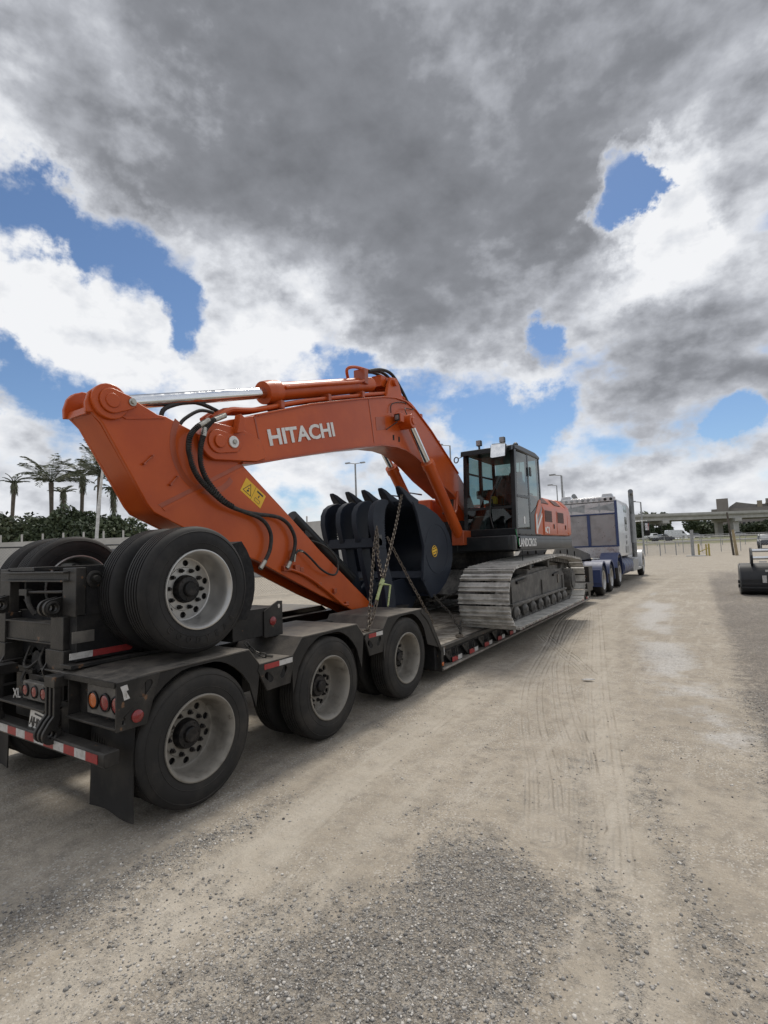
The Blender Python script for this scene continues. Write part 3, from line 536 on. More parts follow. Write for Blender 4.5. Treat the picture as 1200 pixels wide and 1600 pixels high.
# hinge knuckles hanging at the rear: three straps ending in eyes
for hx in (-4.00, -4.88):
    hg = MB().box(hx, hx+0.145, 1.79, 1.93, 0.925, 1.0).build('hinge_block', M['frame2'], T, bevel=0.004)
    for j in range(3):
        xa = hx+0.004+j*0.055; m_ = MB()
        pth = [(1.80,0.93),(1.80,0.72),(1.785,0.69),(1.755,0.665)]
        m_.plate([(1.795,0.93),(1.835,0.93),(1.835,0.70)]+[(1.785+0.062*math.cos(t),0.615+0.062*math.sin(t)) for t in np.linspace(0.9,-math.pi-0.55,16)]+[(1.765,0.70),(1.795,0.735)], [circ(1.785,0.615,0.028,14)], xa, xa+0.024)
        m_.build('hinge_strap', M['frame2'], hg, bevel=0.003)
# hanging wedge brackets and air hardware in the dark gap
for wx in (-4.90, -4.20):
    MB().prism([(1.86,1.00),(1.90,1.07),(1.97,1.10),(1.99,1.06),(1.95,0.96),(1.88,0.93)], wx, wx+0.014).build('wedge_bracket', M['frame2'], T)
MB().cyl((-4.50,1.99,1.02), (-4.50,2.14,1.00), 0.075, 16).cyl((-4.50,1.96,1.02), (-4.50,1.99,1.02), 0.085, 16).cyl((-4.66,2.02,1.05), (-4.66,2.20,1.05), 0.06, 14).build('air_chamber', M['void'], T)
MB().box(-4.62, -4.50, 1.93, 1.99, 0.935, 0.962).cyl((-4.58,1.93,0.90), (-4.58,2.0,0.90), 0.03, 10).build('valve_body', M['frame2'], T)
for pts in ([(-4.62,1.95,0.98),(-4.60,1.90,0.88),(-4.50,1.92,0.86),(-4.40,1.96,0.93),(-4.36,2.1,1.05)],[(-4.70,2.0,1.12),(-4.66,1.94,1.0),(-4.55,1.93,0.98),(-4.45,2.0,1.08)],[(-4.42,1.98,1.13),(-4.38,1.93,1.05),(-4.33,1.95,0.98),(-4.28,2.05,1.02)]):
    MB().tube(spline(pts, 5), 0.010, 6).build('air_hose', M['hose'], T)
MB().box(-4.92, -4.02, 2.16, 2.2, 0.62, 1.18).build('back_plate', M['void'], T)

# flip axle folded forward onto the rear deck
FA = MB().box(-4.98, -3.98, 2.02, 2.06, 1.06, 1.40).build('flip_axle_frame', M['void'], T)
for s, xa, xb in ((1,-4.16,-3.975),(-1,-5.08,-4.91)):
    MB().box(xa, xb, 1.90, 2.02, 1.15, 1.39).build('rear_post', M['frame2'], FA, bevel=0.004)
    MB().box(xa-0.05, xb+0.03, 1.89, 2.05, 1.012, 1.15).box(xa-0.08, xb+0.05, 1.87, 2.05, 1.0, 1.012).build('post_foot', M['frame2'], FA, bevel=0.004)
    ua = -4.055 if s > 0 else -5.10
    MB().box(ua, ua+0.19, 1.93, 2.0, 1.39, 1.742).build('upper_post', M['frame2'], FA, bevel=0.004)
    sx0 = -3.865 if s > 0 else -5.10
    MB().box(sx0, sx0+0.012, 2.0, 3.05, 1.40, 1.745).build('side_plate', M['void'], FA)
    MB().box(sx0-0.10*s if s > 0 else sx0, sx0 if s > 0 else sx0+0.1, 1.94, 3.3, 1.075, 1.40).build('side_beam', M['void'], FA)
    for j in range(2):                                      # eye lugs
        lx = (-4.175 if s > 0 else -5.03)+j*0.075
        MB().plate([(1.94,1.53),(1.94,1.39),(1.88,1.385)]+[(1.875+0.062*math.cos(t),1.453+0.062*math.sin(t)) for t in np.linspace(-2.0,-4.6,12)], [circ(1.875,1.453,0.027,12)], lx, lx+0.03).build('eye_lug', M['frame2'], FA, bevel=0.003)
        MB().torus((lx+(0.03 if j else 0.0),1.875,1.453), (1,0,0), 0.040, 0.013, 22, 8).build('eye_bush', M['frame2'], FA)
MB().box(-4.91, -4.16, 1.92, 1.99, 1.19, 1.325).box(-4.91, -4.16, 1.90, 2.02, 1.325, 1.338).box(-4.91, -4.16, 1.91, 2.02, 1.178, 1.19).build('rear_cross_beam', M['frame2'], FA, bevel=0.003)
MB().box(-4.95, -3.96, 1.925, 1.93, 1.655, 1.705).box(-4.97, -3.955, 1.885, 1.932, 1.705, 1.718).box(-4.97, -3.955, 1.885, 1.932, 1.642, 1.655).build('upper_channel', M['frame2'], FA, bevel=0.003)
MB().box(-4.95, -4.5, 1.93, 2.6, 1.725, 1.752).build('top_strip', M['frame2'], FA)
MB().cyl((-4.72,1.95,1.555), (-4.08,1.95,1.565), 0.011, 8).box(-4.75,-4.62,1.93,1.97,1.53,1.58).cyl((-4.69,1.95,1.50), (-4.60,1.98,1.38), 0.012, 8).cyl((-4.68,1.95,1.66), (-4.68,1.95,1.58), 0.008, 6).build('release_lever', M['frame2'], FA)
MB().tube(spline([(-4.66,1.95,1.55),(-4.60,1.94,1.46),(-4.56,1.97,1.38)], 5), 0.018, 8).build('air_hose', M['hose'], FA)
MB().lathe([(0.0,0.062),(0.014,0.062),(0.018,0.045),(0.012,0.043),(0.012,0.026),(0.05,0.024),(0.052,0.001)], (-3.853,2.055,1.655), (1,0,0), 24).build('pivot_cap', M['frame2'], FA)
MB().box(-3.864, -3.858, 1.905, 2.06, 1.205, 1.287).build('maker_plate', M['grey_plate'], FA)
MB().prism([(1.89,1.094),(2.05,1.094),(2.05,1.139),(1.89,1.139)], -3.864, -3.858).build('white_tape', M['white_tape'], FA)
MB().prism([(2.052,1.094),(2.34,1.094),(2.352,1.105),(2.352,1.128),(2.34,1.139),(2.052,1.139)], -3.864, -3.858).build('red_tape', M['red_tape'], FA)
MB().box(-3.98, -3.82, 1.88, 3.4, 1.034, 1.062).build('pivot_ledge', M['frame2'], FA, bevel=0.003)
UW = (2.56, 1.545)
MB().cyl((XC-1.0,UW[0],UW[1]), (XC+1.0,UW[0],UW[1]), 0.07, 14).box(XC-0.55, XC+0.55, 2.3, 2.85, 1.25, 1.42).build('flip_axle_tube', M['void'], FA)
for s in (1, -1):
    wheel(T, W_AL, XC+s*1.18, UW[0], UW[1], s, 0.25, 'flip_axle_wheel'); wheel(T, W_AL, XC+s*(1.18-0.60), UW[0], UW[1], -s, 0.7, 'flip_axle_wheel')
    # curved guard and stop box ahead of the folded wheel
    g0, g1 = sorted((XC+s*1.02, XC+s*0.45)); ang = np.linspace(R(38), R(-32), 9)
    MB().prism([(UW[0]+0.56*math.cos(a), UW[1]+0.56*math.sin(a)) for a in ang]+[(UW[0]+0.70*math.cos(a), UW[1]+0.60*math.sin(a)) for a in ang[::-1]], g0, g1).build('wheel_guard', M['void'], T)
    h0, h1 = sorted((XC+s*0.62, XC+s*0.95)); bb = MB().box(h0, h1, 3.06, 3.62, 1.045, 1.30).build('stop_box', M['frame'], T, bevel=0.004)
    MB().plate([(3.42,1.03),(3.66,1.02),(3.66,1.345),(3.60,1.35),(3.42,1.27)], [circ(3.62,1.30,0.022,12)], XC+s*0.951, XC+s*0.963).build('stop_plate', M['frame2'], bb, bevel=0.002)
    MB().lathe([(0.0,0.040),(0.006,0.040),(0.010,0.033),(0.016,0.001)], (XC+s*0.963,3.53,1.17), (s,0,0), 20).build('marker_lamp', M['red_lens'], bb)
# raised maker's name round the right folded tyre's sidewall
let = []
for i, ch in enumerate('GOODYEAR'):
    a = R(222)+R(13.5)*i
    let.append((ch, a))
wl_ = [o for o in bpy.data.objects if o.name.startswith('flip_axle_wheel')][0]
for ch, a in let:
    tm = text_mesh(ch, 0.060, M['hub'], 0.002, 0.0015)
    cy, cz = 0.398*math.cos(a), 0.398*math.sin(a)
    # local frame: letter right = tangent, letter up = radial inwards/outwards, normal = +x
    radial = Vector((0, math.cos(a), math.sin(a))); tang = Vector((0, -math.sin(a), math.cos(a)))
    fr = Matrix(((0,0,1,0),(tang.y,-radial.y,0,0),(tang.z,-radial.z,0,0),(0,0,0,1))).to_3x3()
    upv = -radial; rgt = upv.cross(Vector((1,0,0)))
    mw = Matrix(((rgt.x,upv.x,1,XC+1.18+0.005),(rgt.y,upv.y,0,UW[0]+cy),(rgt.z,upv.z,0,UW[1]+cz),(0,0,0,1)))
    place('sidewall_lettering', tm, wl_, mw)

# low deck
DZ = 0.445
deck = MB().box(XL+0.02, XR-0.02, 6.42, 16.4, 0.36, 0.40).box(XL+0.02, XL+0.12, 6.42, 16.4, 0.15, 0.36).box(XC-0.75, XC-0.6, 6.42, 16.4, 0.15, 0.36).box(XC+0.6, XC+0.75, 6.42, 16.4, 0.15, 0.36).build('low_deck', M['void'], T)
npk = 11; pw = (XR-XL-0.16)/npk
for i in range(npk):
    x0 = XL+0.08+pw*i; o = MB().box(x0+0.006, x0+pw-0.006, 6.44, 16.38, 0.402, DZ-0.001-0.004*random.random()).build('deck_plank', M['wood'], deck, bevel=0.004)
for s in (1, -1):
    xo = XC+s*1.26
    def B(x0, x1, *a): return (min(x0,x1), max(x0,x1))+a
    MB().box(*B(xo-0.08*s, xo+0.002*s, 6.42, 16.4, 0.395, 0.449)).build('edge_rail', M['frame2'], deck, bevel=0.004)
    MB().box(*B(xo-0.10*s, xo-0.085*s, 6.42, 16.4, 0.16, 0.395)).build('side_web', M['void'], deck)
    MB().prism([(XC+s*1.12,0.135),(XC+s*1.285,0.135),(XC+s*1.30,0.15),(XC+s*1.285,0.172),(XC+s*1.12,0.172)], 6.40, 16.5, 'y').build('rub_rail', M['railsteel'], deck, bevel=0.004)
    MB().box(*B(xo-0.35*s, xo+0.012*s, 6.385, 6.45, 0.125, 0.46)).build('corner_post', M['frame2'], deck, bevel=0.004)
    MB().prism([(6.475,0.33),(6.50,0.33),(6.50,0.43),(6.48,0.43),(6.488,0.345)], xo+0.003*s, xo+0.006*s).build('white_sticker', M['white_tape'], deck)
    MB().lathe([(0,0.028),(0.008,0.026),(0.012,0.001)], (xo+0.012*s,6.42,0.225), (s,0,0), 14).build('side_marker', M['amber_lens'], deck)
    y = 6.55; k = 0
    while y < 16.2:
        tri = [(y,0.345),(y+0.235,0.385),(y+0.235,0.185),(y+0.20,0.185)]
        hol = [[(y+0.075+0.05*j+0.004,0.352-0.008*j),(y+0.075+0.05*j+0.026,0.352-0.004*j),(y+0.075+0.05*j+0.030,0.315-0.028*j),(y+0.075+0.05*j+0.010,0.325-0.028*j)] for j in range(3)]
        MB().plate(tri, hol, xo-0.040*s, xo-0.028*s).build('outrigger', M['frame2'], deck)
        MB().tube(spline([(xo-0.03*s,y+0.36,0.37),(xo-0.015*s,y+0.345,0.27),(xo-0.012*s,y+0.385,0.225),(xo-0.015*s,y+0.42,0.27),(xo-0.03*s,y+0.41,0.37)], 4), 0.009, 6).build('tie_loop', M['frame2'], deck)
        MB().box(*B(xo-0.012*s, xo-0.008*s, y+0.225, y+0.42, 0.178, 0.242)).build('red_tape', M['red_tape'], deck); MB().box(*B(xo-0.012*s, xo-0.008*s, y+0.42, y+0.56, 0.178, 0.242)).build('white_tape', M['white_tape'], deck)
        MB().box(*B(xo-0.085*s, xo-0.013*s, y+0.222, y+0.562, 0.174, 0.246)).build('tape_backing', M['frame2'], deck)
        y += 0.62; k += 1
# gooseneck: front step, folded struts and the neck over the tractor's rear axles
MB().box(XL+0.05, XR-0.02, 16.4, 17.2, 0.36, 0.62).box(XL+0.05, XR-0.05, 16.9, 17.5, 0.45, 1.1).build('front_step', M['frame2'], T, bevel=0.01)
MB().cyl((XR-0.2,16.75,0.30), (XR-0.04,16.75,0.30), 0.16, 18).build('step_roller', M['hub'], T)
for s in (1, -1):
    xn = XC+s*0.5; gn_ = MB().plate([(15.1,1.50),(15.6,1.75),(17.2,1.80),(20.6,1.42),(20.7,1.25),(18.4,1.22),(17.4,1.15),(17.2,0.6),(16.8,0.6),(16.6,1.25)], [circ(16.1,1.55,0.09),circ(17.0,1.56,0.10),circ(18.0,1.50,0.09)], xn-0.08, xn+0.08).build('gooseneck', M['frame2'], T, bevel=0.01)
    MB().prism([(13.2,1.38),(13.9,1.74),(14.1,1.74),(13.4,1.38)], XC+s*0.9-0.10, XC+s*0.9+0.10).build('neck_strut', M['railsteel'], T, bevel=0.006)
MB().box(XC-0.45, XC+0.45, 17.0, 20.5, 1.25, 1.32).build('neck_plate', M['frame'], T)
# ------------------------------------------------------------------ excavator
M['ventbrown'] = mat('brown_vent_mesh', (0.085,0.030,0.020), 0.6, 0, (0.12,0.045,0.03), 20)
EX = thing('excavator', 'orange crawler excavator with folded boom chained down on the lowboy trailer', 'excavator', (XC, 11.0, DZ))
# --- tracks: closed path in (y,z), shoes are parts of each track
def track_path():
    p = []; cz = 0.955; r1 = 0.49
    for a in np.linspace(-math.pi/2, -1.5*math.pi+0.05, 14): p.append((8.33+r1*math.cos(a), cz-0.005+r1*math.sin(a)))
    p += [(9.3,1.50),(10.2,1.54),(11.0,1.567),(11.4,1.57),(12.2,1.515)]
    for a in np.linspace(math.pi/2-0.12, -math.pi/2, 14): p.append((13.05+r1*math.cos(a), cz+r1*math.sin(a)))
    return p+[(12,0.462),(11,0.462),(10,0.462),(9,0.462)]
tp = [Vector((0, y, z)) for y, z in track_path()]; tp.append(tp[0])
def resample(pts, n):
    L_ = [0.0]
    for a, b_ in zip(pts[:-1], pts[1:]): L_.append(L_[-1]+(b_-a).length)
    out = []
    for i in range(n):
        t = L_[-1]*i/n; k = min(max(int(np.searchsorted(L_, t, side='right'))-1, 0), len(pts)-2); f = (t-L_[k])/(L_[k+1]-L_[k]); out.append((pts[k].lerp(pts[k+1], f), (pts[k+1]-pts[k]).normalized()))
    return out, L_[-1]
NS = 64; shoes, per = resample(tp, NS); pit = per/NS; SW = 0.86
h = pit/2-0.019
# cross-section (along travel t, outward n): plate with grousers
sec = [(-h,-0.012),(-h,0.030),(-h+0.018,0.030),(-h+0.028,0.000),(-0.018,0.000),(-0.010,0.034),(0.010,0.034),(0.018,0.000),(h-0.026,0.000),(h-0.014,0.004),(h,0.002),(h,-0.012)]
shoe_me = MB().prism([(t, n_) for t, n_ in sec], -SW/2, SW/2).mesh('track_shoe', M['shoe'], 25)
for s in (1, -1):
    xc = XC+s*(4.48-2.72-SW/2); xo = xc+s*SW/2
    tks = [MB(), MB()]
    for p, d in shoes[::1]:
        nrm = Vector((0, -d.z, d.y)); nrm = nrm if nrm.dot(p-Vector((0,10.7,0.95))) > 0 else -nrm
        q = p-nrm*0.055
        for tk, xx in zip(tks, (-0.11, 0.11)):
            a_, b_ = q-d*h*1.05, q+d*h*1.05
            tk.prism([(a_.y-nrm.y*0.05,a_.z-nrm.z*0.05),(b_.y-nrm.y*0.05,b_.z-nrm.z*0.05),(b_.y+nrm.y*0.035,b_.z+nrm.z*0.035),(a_.y+nrm.y*0.035,a_.z+nrm.z*0.035)], xc+xx-0.02, xc+xx+0.02)
    track = tks[0].build('track', M['trackframe'], EX); tks[1].build('link_chain', M['trackframe'], track)
    for p, d in shoes:
        nrm = Vector((0, -d.z, d.y)); nrm = nrm if nrm.dot(p-Vector((0,10.7,0.95))) > 0 else -nrm
        if nrm.y*d.z-nrm.z*d.y < 0: pass
        xa = d.cross(nrm); mw = Matrix(((xa.x,d.x,nrm.x,xc),(xa.y,d.y,nrm.y,p.y),(xa.z,d.z,nrm.z,p.z),(0,0,0,1)))
        place('track_shoe', shoe_me, track, mw)
    # side frame
    f0, f1 = sorted((xc-s*0.24, xc+s*0.16))
    tf = MB().prism([(8.55,0.70),(8.55,1.10),(8.75,1.20),(9.6,1.24),(11.2,1.30),(12.3,1.25),(12.55,1.12),(12.55,0.74)], f0, f1).build('track_frame', M['trackframe'], EX, bevel=0.02)
    MB().prism([(8.62,0.76),(12.5,0.76),(12.5,0.80),(8.62,0.80)], *sorted((xc+s*0.16, xc+s*0.22))).build('step_rail', M['trackframe'], tf, bevel=0.004)
    for (ya, yb) in ((9.0,9.55),(11.5,11.95)): MB().prism([(ya,1.12),(yb,1.15),(yb,1.20),(ya,1.17)], *sorted((xc+s*0.161, xc+s*0.20))).build('frame_lip', M['hub'], tf)
    for (ya, yb) in ((9.05,9.45),(10.35,10.7)): MB().prism([(ya,1.225),(yb,1.27),(yb,1.275),(ya,1.23)], *sorted((xc-s*0.16, xc+s*0.10))).build('slot_shade', M['void'], tf)  # dark plates laid on the frame, painting the shade of slots
    MB().prism([(11.9,0.95),(12.0,0.95),(12.0,1.13),(11.9,1.13)], *sorted((xc+s*0.161,xc+s*0.18))).build('frame_tab', M['railsteel'], tf)
    for yy in (8.7, 10.6, 12.3): MB().box(*sorted((xc+s*0.161, xc+s*0.185)), yy, yy+0.03, 0.80, 1.10).build('frame_rib', M['trackframe'], tf)
    idl = MB(); idl.lathe([(-0.17,0.40),(-0.17,0.44),(-0.06,0.44),(-0.05,0.40),(0.05,0.40),(0.06,0.44),(0.17,0.44),(0.17,0.40),(0.15,0.38),(0.15,0.16),(0.20,0.15),(0.20,0.001)], (xc,8.36,0.955), (s,0,0), 36); idl.build('idler', M['trackframe'], EX)
    spk = MB(); teeth = []
    for i in range(44): rr = 0.44 if i % 2 else 0.38; teeth.append((13.03+rr*math.cos(2*math.pi*i/44), 0.955+rr*math.sin(2*math.pi*i/44)))
    spk.prism(teeth, xc-0.04, xc+0.04).cyl((xc-0.2*s,13.03,0.955), (xc+0.24*s,13.03,0.955), 0.27, 28).cyl((xc+0.24*s,13.03,0.955), (xc+0.27*s,13.03,0.955), 0.20, 24).build('sprocket', M['trackframe'], EX)
    for i in range(8):
        yy = 8.95+i*0.50; MB().lathe([(-0.20,0.001),(-0.20,0.07),(-0.17,0.125),(-0.13,0.125),(-0.12,0.105),(0.12,0.105),(0.13,0.125),(0.17,0.125),(0.20,0.07),(0.22,0.05),(0.22,0.001)], (xc,yy,0.64), (1,0,0), 20).build('bottom_roller', M['trackframe'], EX)
    for yy in (10.0, 11.3): MB().cyl((xc-0.15,yy,1.40), (xc+0.15,yy,1.40), 0.075, 18).box(xc-0.03,xc+0.03,yy-0.05,yy+0.05,1.25,1.38).build('carrier_roller', M['trackframe'], EX)
MB().prism([(9.6,0.85),(9.9,1.35),(12.1,1.35),(12.4,0.85),(11.9,0.72),(10.1,0.72)], XC-1.45, XC+1.45).build('car_body', M['trackframe'], EX, bevel=0.02)
MB().cyl((XC,11.0,1.33), (XC,11.0,1.72), 0.78, 40).build('slew_ring', M['hub'], EX)
# --- upper structure
HX = -2.95; HL = 2*XC-HX
up_ = MB().box(HL+0.03, HX-0.03, 9.25, 13.2, 1.70, 1.84).build('revolving_frame', M['cabblack'], EX)
MB().prism([(HX-0.12,1.74),(HX-0.02,1.72),(HX,1.75),(HX,1.97),(HX-0.02,2.0),(HX-0.12,2.0)], 9.0, 13.42, 'y').build('side_skirt', M['charcoal'], EX, bevel=0.012)
MB().box(HX-0.118, HX+0.003, 9.05, 13.40, 1.925, 1.93).build('groove_shade', M['void'], EX)  # dark strip on the skirt, painting the shade of a groove
MB().prism([(HX-1.12,8.95),(HX-0.35,8.92),(HX-0.10,8.95),(HX,9.06),(HX,9.3),(HX-1.12,9.3)], 1.73, 1.995, 'z').build('front_skirt', M['cabblack'], EX, bevel=0.02)
place('lettering', text_mesh('LANDCROS', 0.215, M['white'], 0.002, 0.004, 0.95), EX, Matrix.Translation((HX+0.002,9.20,1.79)) @ Matrix(((0,0,1,0),(1,0,0,0),(0,1,0,0),(0,0,0,1))))
for k in range(4): MB().box(HX-0.17, HX-0.005, 9.32+k*0.36, 9.64+k*0.36, 2.002, 2.026).build('step_tread', M['frame2'], EX)
# engine housing
prof = [(HX,2.01),(HX,2.58),(HX-0.035,2.68),(HX-0.20,2.86),(HX-0.34,2.92),(HX-1.0,2.95),(HX-1.0,2.01)]
hs = MB().prism(prof, 10.92, 13.05, 'y').build('engine_housing', M['orange'], EX, bevel=0.02)
MB().prism([(HX-0.01,2.01),(HX-0.01,2.50),(HX-0.06,2.72),(HX-0.25,2.92),(HX-1.0,2.97),(XC-1.0,2.97),(HL+0.05,2.6),(HL+0.05,2.01)], 13.07, 13.5, 'y').build('counterweight', M['orange'], EX, bevel=0.06)
MB().prism([(10.36,2.01),(10.90,2.01),(10.90,2.58),(10.84,2.76),(10.72,2.74),(10.38,2.42)], HX-0.6, HX-0.012).build('fairing', M['orange'], EX, bevel=0.01)
for k, (a, b_, c_) in enumerate((((10.42,2.05),(10.42,2.40),0),((10.5,2.32),(10.88,2.62),1),((10.5,2.18),(10.88,2.48),2))):
    if k == 0: MB().prism([(10.40,2.04),(10.50,2.04),(10.50,2.46),(10.42,2.42)], HX-0.012, HX-0.008).build('fairing_stripe', M['white'], hs)
    else: MB().prism([(a[0],a[1]),(b_[0],b_[1]),(b_[0],b_[1]-0.075),(a[0],a[1]-0.075)], HX-0.012, HX-0.008).build('fairing_stripe', M['white'] if k == 2 else M['galv'], hs)
for (ya, yb) in ((10.96,11.95),(12.02,13.02)):
    d_ = MB().prism([(HX+0.006,2.04),(HX+0.006,2.56),(HX-0.03,2.665),(HX-0.03,2.655),(HX-0.004,2.56),(HX-0.004,2.04)], ya, yb, 'y').build('side_door', M['orange'], hs, bevel=0.004)
    MB().box(HX+0.007, HX+0.010, ya+0.06, ya+0.62, 2.30, 2.545).build('vent_panel', M['ventbrown'], d_)
    nb = 6
    for j in range(nb): MB().box(HX+0.009, HX+0.016, ya+0.06, ya+0.62, 2.31+j*0.039, 2.325+j*0.039).build('vent_slat', M['ventbrown'], d_)
    MB().prism([(HX-0.050,2.705),(HX-0.175,2.843),(HX-0.170,2.849),(HX-0.044,2.711)], ya+0.06, ya+0.62, 'y').build('top_vent', M['ventbrown'], d_)
    MB().box(HX+0.007, HX+0.02, yb-0.24, yb-0.20, 2.16, 2.26).build('door_handle', M['black'], d_)
for (dy, dz, w_, hh) in ((11.0,2.08,0.10,0.10),(11.12,2.16,0.12,0.035),(11.28,2.05,0.05,0.14),(11.10,2.06,0.10,0.03)):
    MB().box(HX+0.0065, HX+0.009, dy, dy+w_, dz, dz+hh).build('model_number', M['white'], hs)
MB().box(HX-1.6, HX-0.75, 11.2, 12.9, 2.93, 3.12).build('engine_hood', M['cabblack'], EX, bevel=0.03)
MB().prism([(HX-0.62,2.93),(HX-0.62,3.28),(HX-0.72,3.40),(HX-1.1,3.42),(HX-1.1,2.93)], 11.15, 11.85, 'y').build('air_cleaner_box', M['charcoal'], EX, bevel=0.02)
MB().cyl((HX-1.35,12.5,3.1), (HX-1.35,12.5,3.55), 0.07, 16).build('exhaust_pipe', M['cabblack'], EX)
lt_ = MB().box(HL+0.02, XC-0.42, 9.6, 13.05, 2.01, 2.85).build('tank_housing', M['orange'], EX, bevel=0.04)
MB().box(HL+0.10, XC-0.45, 9.1, 9.6, 1.84, 2.45).build('front_step_box', M['cabblack'], EX, bevel=0.02)
for j in range(3): MB().tube([(XC-0.6-0.25*j,9.0,2.4),(XC-0.6-0.25*j,9.0,2.95),(XC-0.6-0.25*j,9.5,2.95)], 0.018, 8).build('handrail', M['cabblack'], EX)
MB().box(XC-0.40, XC+0.40, 9.6, 11.1, 1.84, 2.35).build('boom_foot_box', M['void'], EX)
# --- cab
CX1, CX0, CY0, CY1, CZ0, CZ1 = HX-0.02, HX-1.05, 9.22, 10.92, 2.0, 3.70
cab = MB().box(CX0, CX1, CY0+0.05, CY1, CZ0, CZ0+0.12).build('cab', M['cabblack'], EX, bevel=0.015)
def post(pts, r): MB().tube(pts, r, 8).build('cab_post', M['cabblack'], cab, smooth=50)
def slab(name, pts_yz, x0, x1, m=None, b_=0.01): return MB().prism(pts_yz, x0, x1).build(name, m or M['cabblack'], cab, bevel=b_)
for xx in (CX0, CX1-0.085): slab('cab_post', [(CY0-0.06,2.10),(CY0+0.06,2.10),(CY0+0.16,3.62),(CY0+0.05,3.64)], xx, xx+0.085)
for xx in (CX0, CX1-0.06): slab('cab_post', [(CY1-0.08,2.62),(CY1,2.70),(CY1-0.02,3.66),(CY1-0.10,3.66)], xx, xx+0.06); slab('cab_post', [(10.02,2.1),(10.13,2.1),(10.13,3.64),(10.04,3.64)], xx, xx+0.055)
slab('cab_roof', [(CY0+0.02,3.60),(CY0+0.05,3.69),(CY0+0.4,3.73),(CY1-0.3,3.73),(CY1+0.02,3.68),(CY1+0.02,3.61)], CX0-0.01, CX1+0.01, b_=0.03)
slab('roof_visor', [(CY0-0.10,3.56),(CY0-0.08,3.66),(CY0+0.10,3.70),(CY0+0.10,3.62)], CX0+0.01, CX1-0.01)
slab('front_sill', [(CY0-0.07,2.0),(CY0-0.07,2.13),(CY0+0.05,2.13),(CY0+0.05,2.0)], CX0, CX1)
slab('window_bar', [(CY0-0.035,2.50),(CY0-0.03,2.55),(CY0+0.02,2.55),(CY0+0.02,2.50)], CX0+0.08, CX1-0.08, b_=0.004)
slab('door_bar', [(9.30,2.71),(9.30,2.755),(10.04,2.775),(10.04,2.725)], CX1-0.03, CX1+0.006, b_=0.004)
slab('rear_lower_panel', [(10.06,2.0),(10.36,2.0),(10.36,2.42),(CY1,2.68),(CY1,2.75),(10.14,2.43),(10.06,2.43)], CX1-0.03, CX1-0.002, b_=0.0)
slab('rear_panel', [(CY1-0.02,2.1),(CY1-0.02,2.72),(CY1,2.72),(CY1,2.1)], CX0, CX1-0.03)
slab('left_lower_panel', [(CY0,2.1),(CY0,2.55),(CY1,2.70),(CY1,2.1)], CX0, CX0+0.02)
def pane(name, vs_): return MB().add(vs_, [tuple(range(len(vs_)))]).build(name, M['glass'], cab, smooth=0)
pane('front_window', [(CX0+0.08,CY0-0.035,2.56),(CX1-0.08,CY0-0.035,2.56),(CX1-0.08,CY0+0.05,3.58),(CX0+0.08,CY0+0.05,3.58)])
pane('lower_front_window', [(CX0+0.08,CY0-0.05,2.13),(CX1-0.08,CY0-0.05,2.13),(CX1-0.08,CY0-0.036,2.50),(CX0+0.08,CY0-0.036,2.50)])
pane('door_window', [(CX1-0.01,9.33,2.76),(CX1-0.01,10.03,2.78),(CX1-0.01,10.04,3.60),(CX1-0.01,9.40,3.58)])
pane('lower_door_window', [(CX1-0.01,9.29,2.12),(CX1-0.01,10.03,2.12),(CX1-0.01,10.03,2.725),(CX1-0.01,9.32,2.71)])
pane('side_window', [(CX1-0.01,10.14,2.42),(CX1-0.01,CY1-0.09,2.74),(CX1-0.01,CY1-0.10,3.62),(CX1-0.01,10.14,3.62)])
pane('left_window', [(CX0+0.01,CY0+0.10,2.56),(CX0+0.01,10.04,2.64),(CX0+0.01,10.04,3.60),(CX0+0.01,CY0+0.16,3.60)])
pane('left_rear_window', [(CX0+0.01,10.13,2.64),(CX0+0.01,CY1-0.08,2.72),(CX0+0.01,CY1-0.10,3.62),(CX0+0.01,10.13,3.62)])
pane('rear_window', [(CX0+0.07,CY1-0.01,2.73),(CX1-0.07,CY1-0.01,2.73),(CX1-0.07,CY1-0.03,3.62),(CX0+0.07,CY1-0.03,3.62)])
slab('left_rail', [(CY0+0.12,3.24),(CY0+0.12,3.275),(CY1-0.1,3.30),(CY1-0.1,3.265)], CX0+0.02, CX0+0.04, b_=0.0)
# inside: seat, consoles, joysticks, pedals
SXc = (CX0+CX1)/2+0.08
MB().prism([(10.0,2.42),(10.05,2.55),(10.5,2.57),(10.58,2.5),(10.58,2.40),(10.1,2.38)], SXc-0.25, SXc+0.25).build('seat_cushion', M['cabblack'], cab, bevel=0.03)
MB().prism([(10.46,2.55),(10.60,3.12),(10.68,3.12),(10.66,2.50)], SXc-0.24, SXc+0.24).build('seat_back', M['cabblack'], cab, bevel=0.03)
MB().prism([(10.58,3.14),(10.60,3.36),(10.68,3.38),(10.70,3.14)], SXc-0.14, SXc+0.14).build('headrest', M['cabblack'], cab, bevel=0.03)
for s in (-1, 1):
    MB().box(SXc+s*0.31-0.07, SXc+s*0.31+0.07, 9.75, 10.5, 2.45, 2.68).build('console', M['charcoal'], cab, bevel=0.03)
    MB().tube([(SXc+s*0.31,9.85,2.66),(SXc+s*0.30,9.82,2.85)], 0.02, 8).cyl((SXc+s*0.30,9.82,2.83), (SXc+s*0.295,9.815,2.95), 0.032, 10).build('joystick', M['black'], cab)
    MB().tube([(SXc+s*0.10,9.55,2.12),(SXc+s*0.10,9.45,2.55),(SXc+s*0.10,9.42,2.72)], 0.014, 8).build('travel_lever', M['black'], cab)
MB().box(CX1-0.25, CX1-0.10, 9.42, 9.52, 2.80, 2.98).build('monitor', M['black'], cab, bevel=0.01)
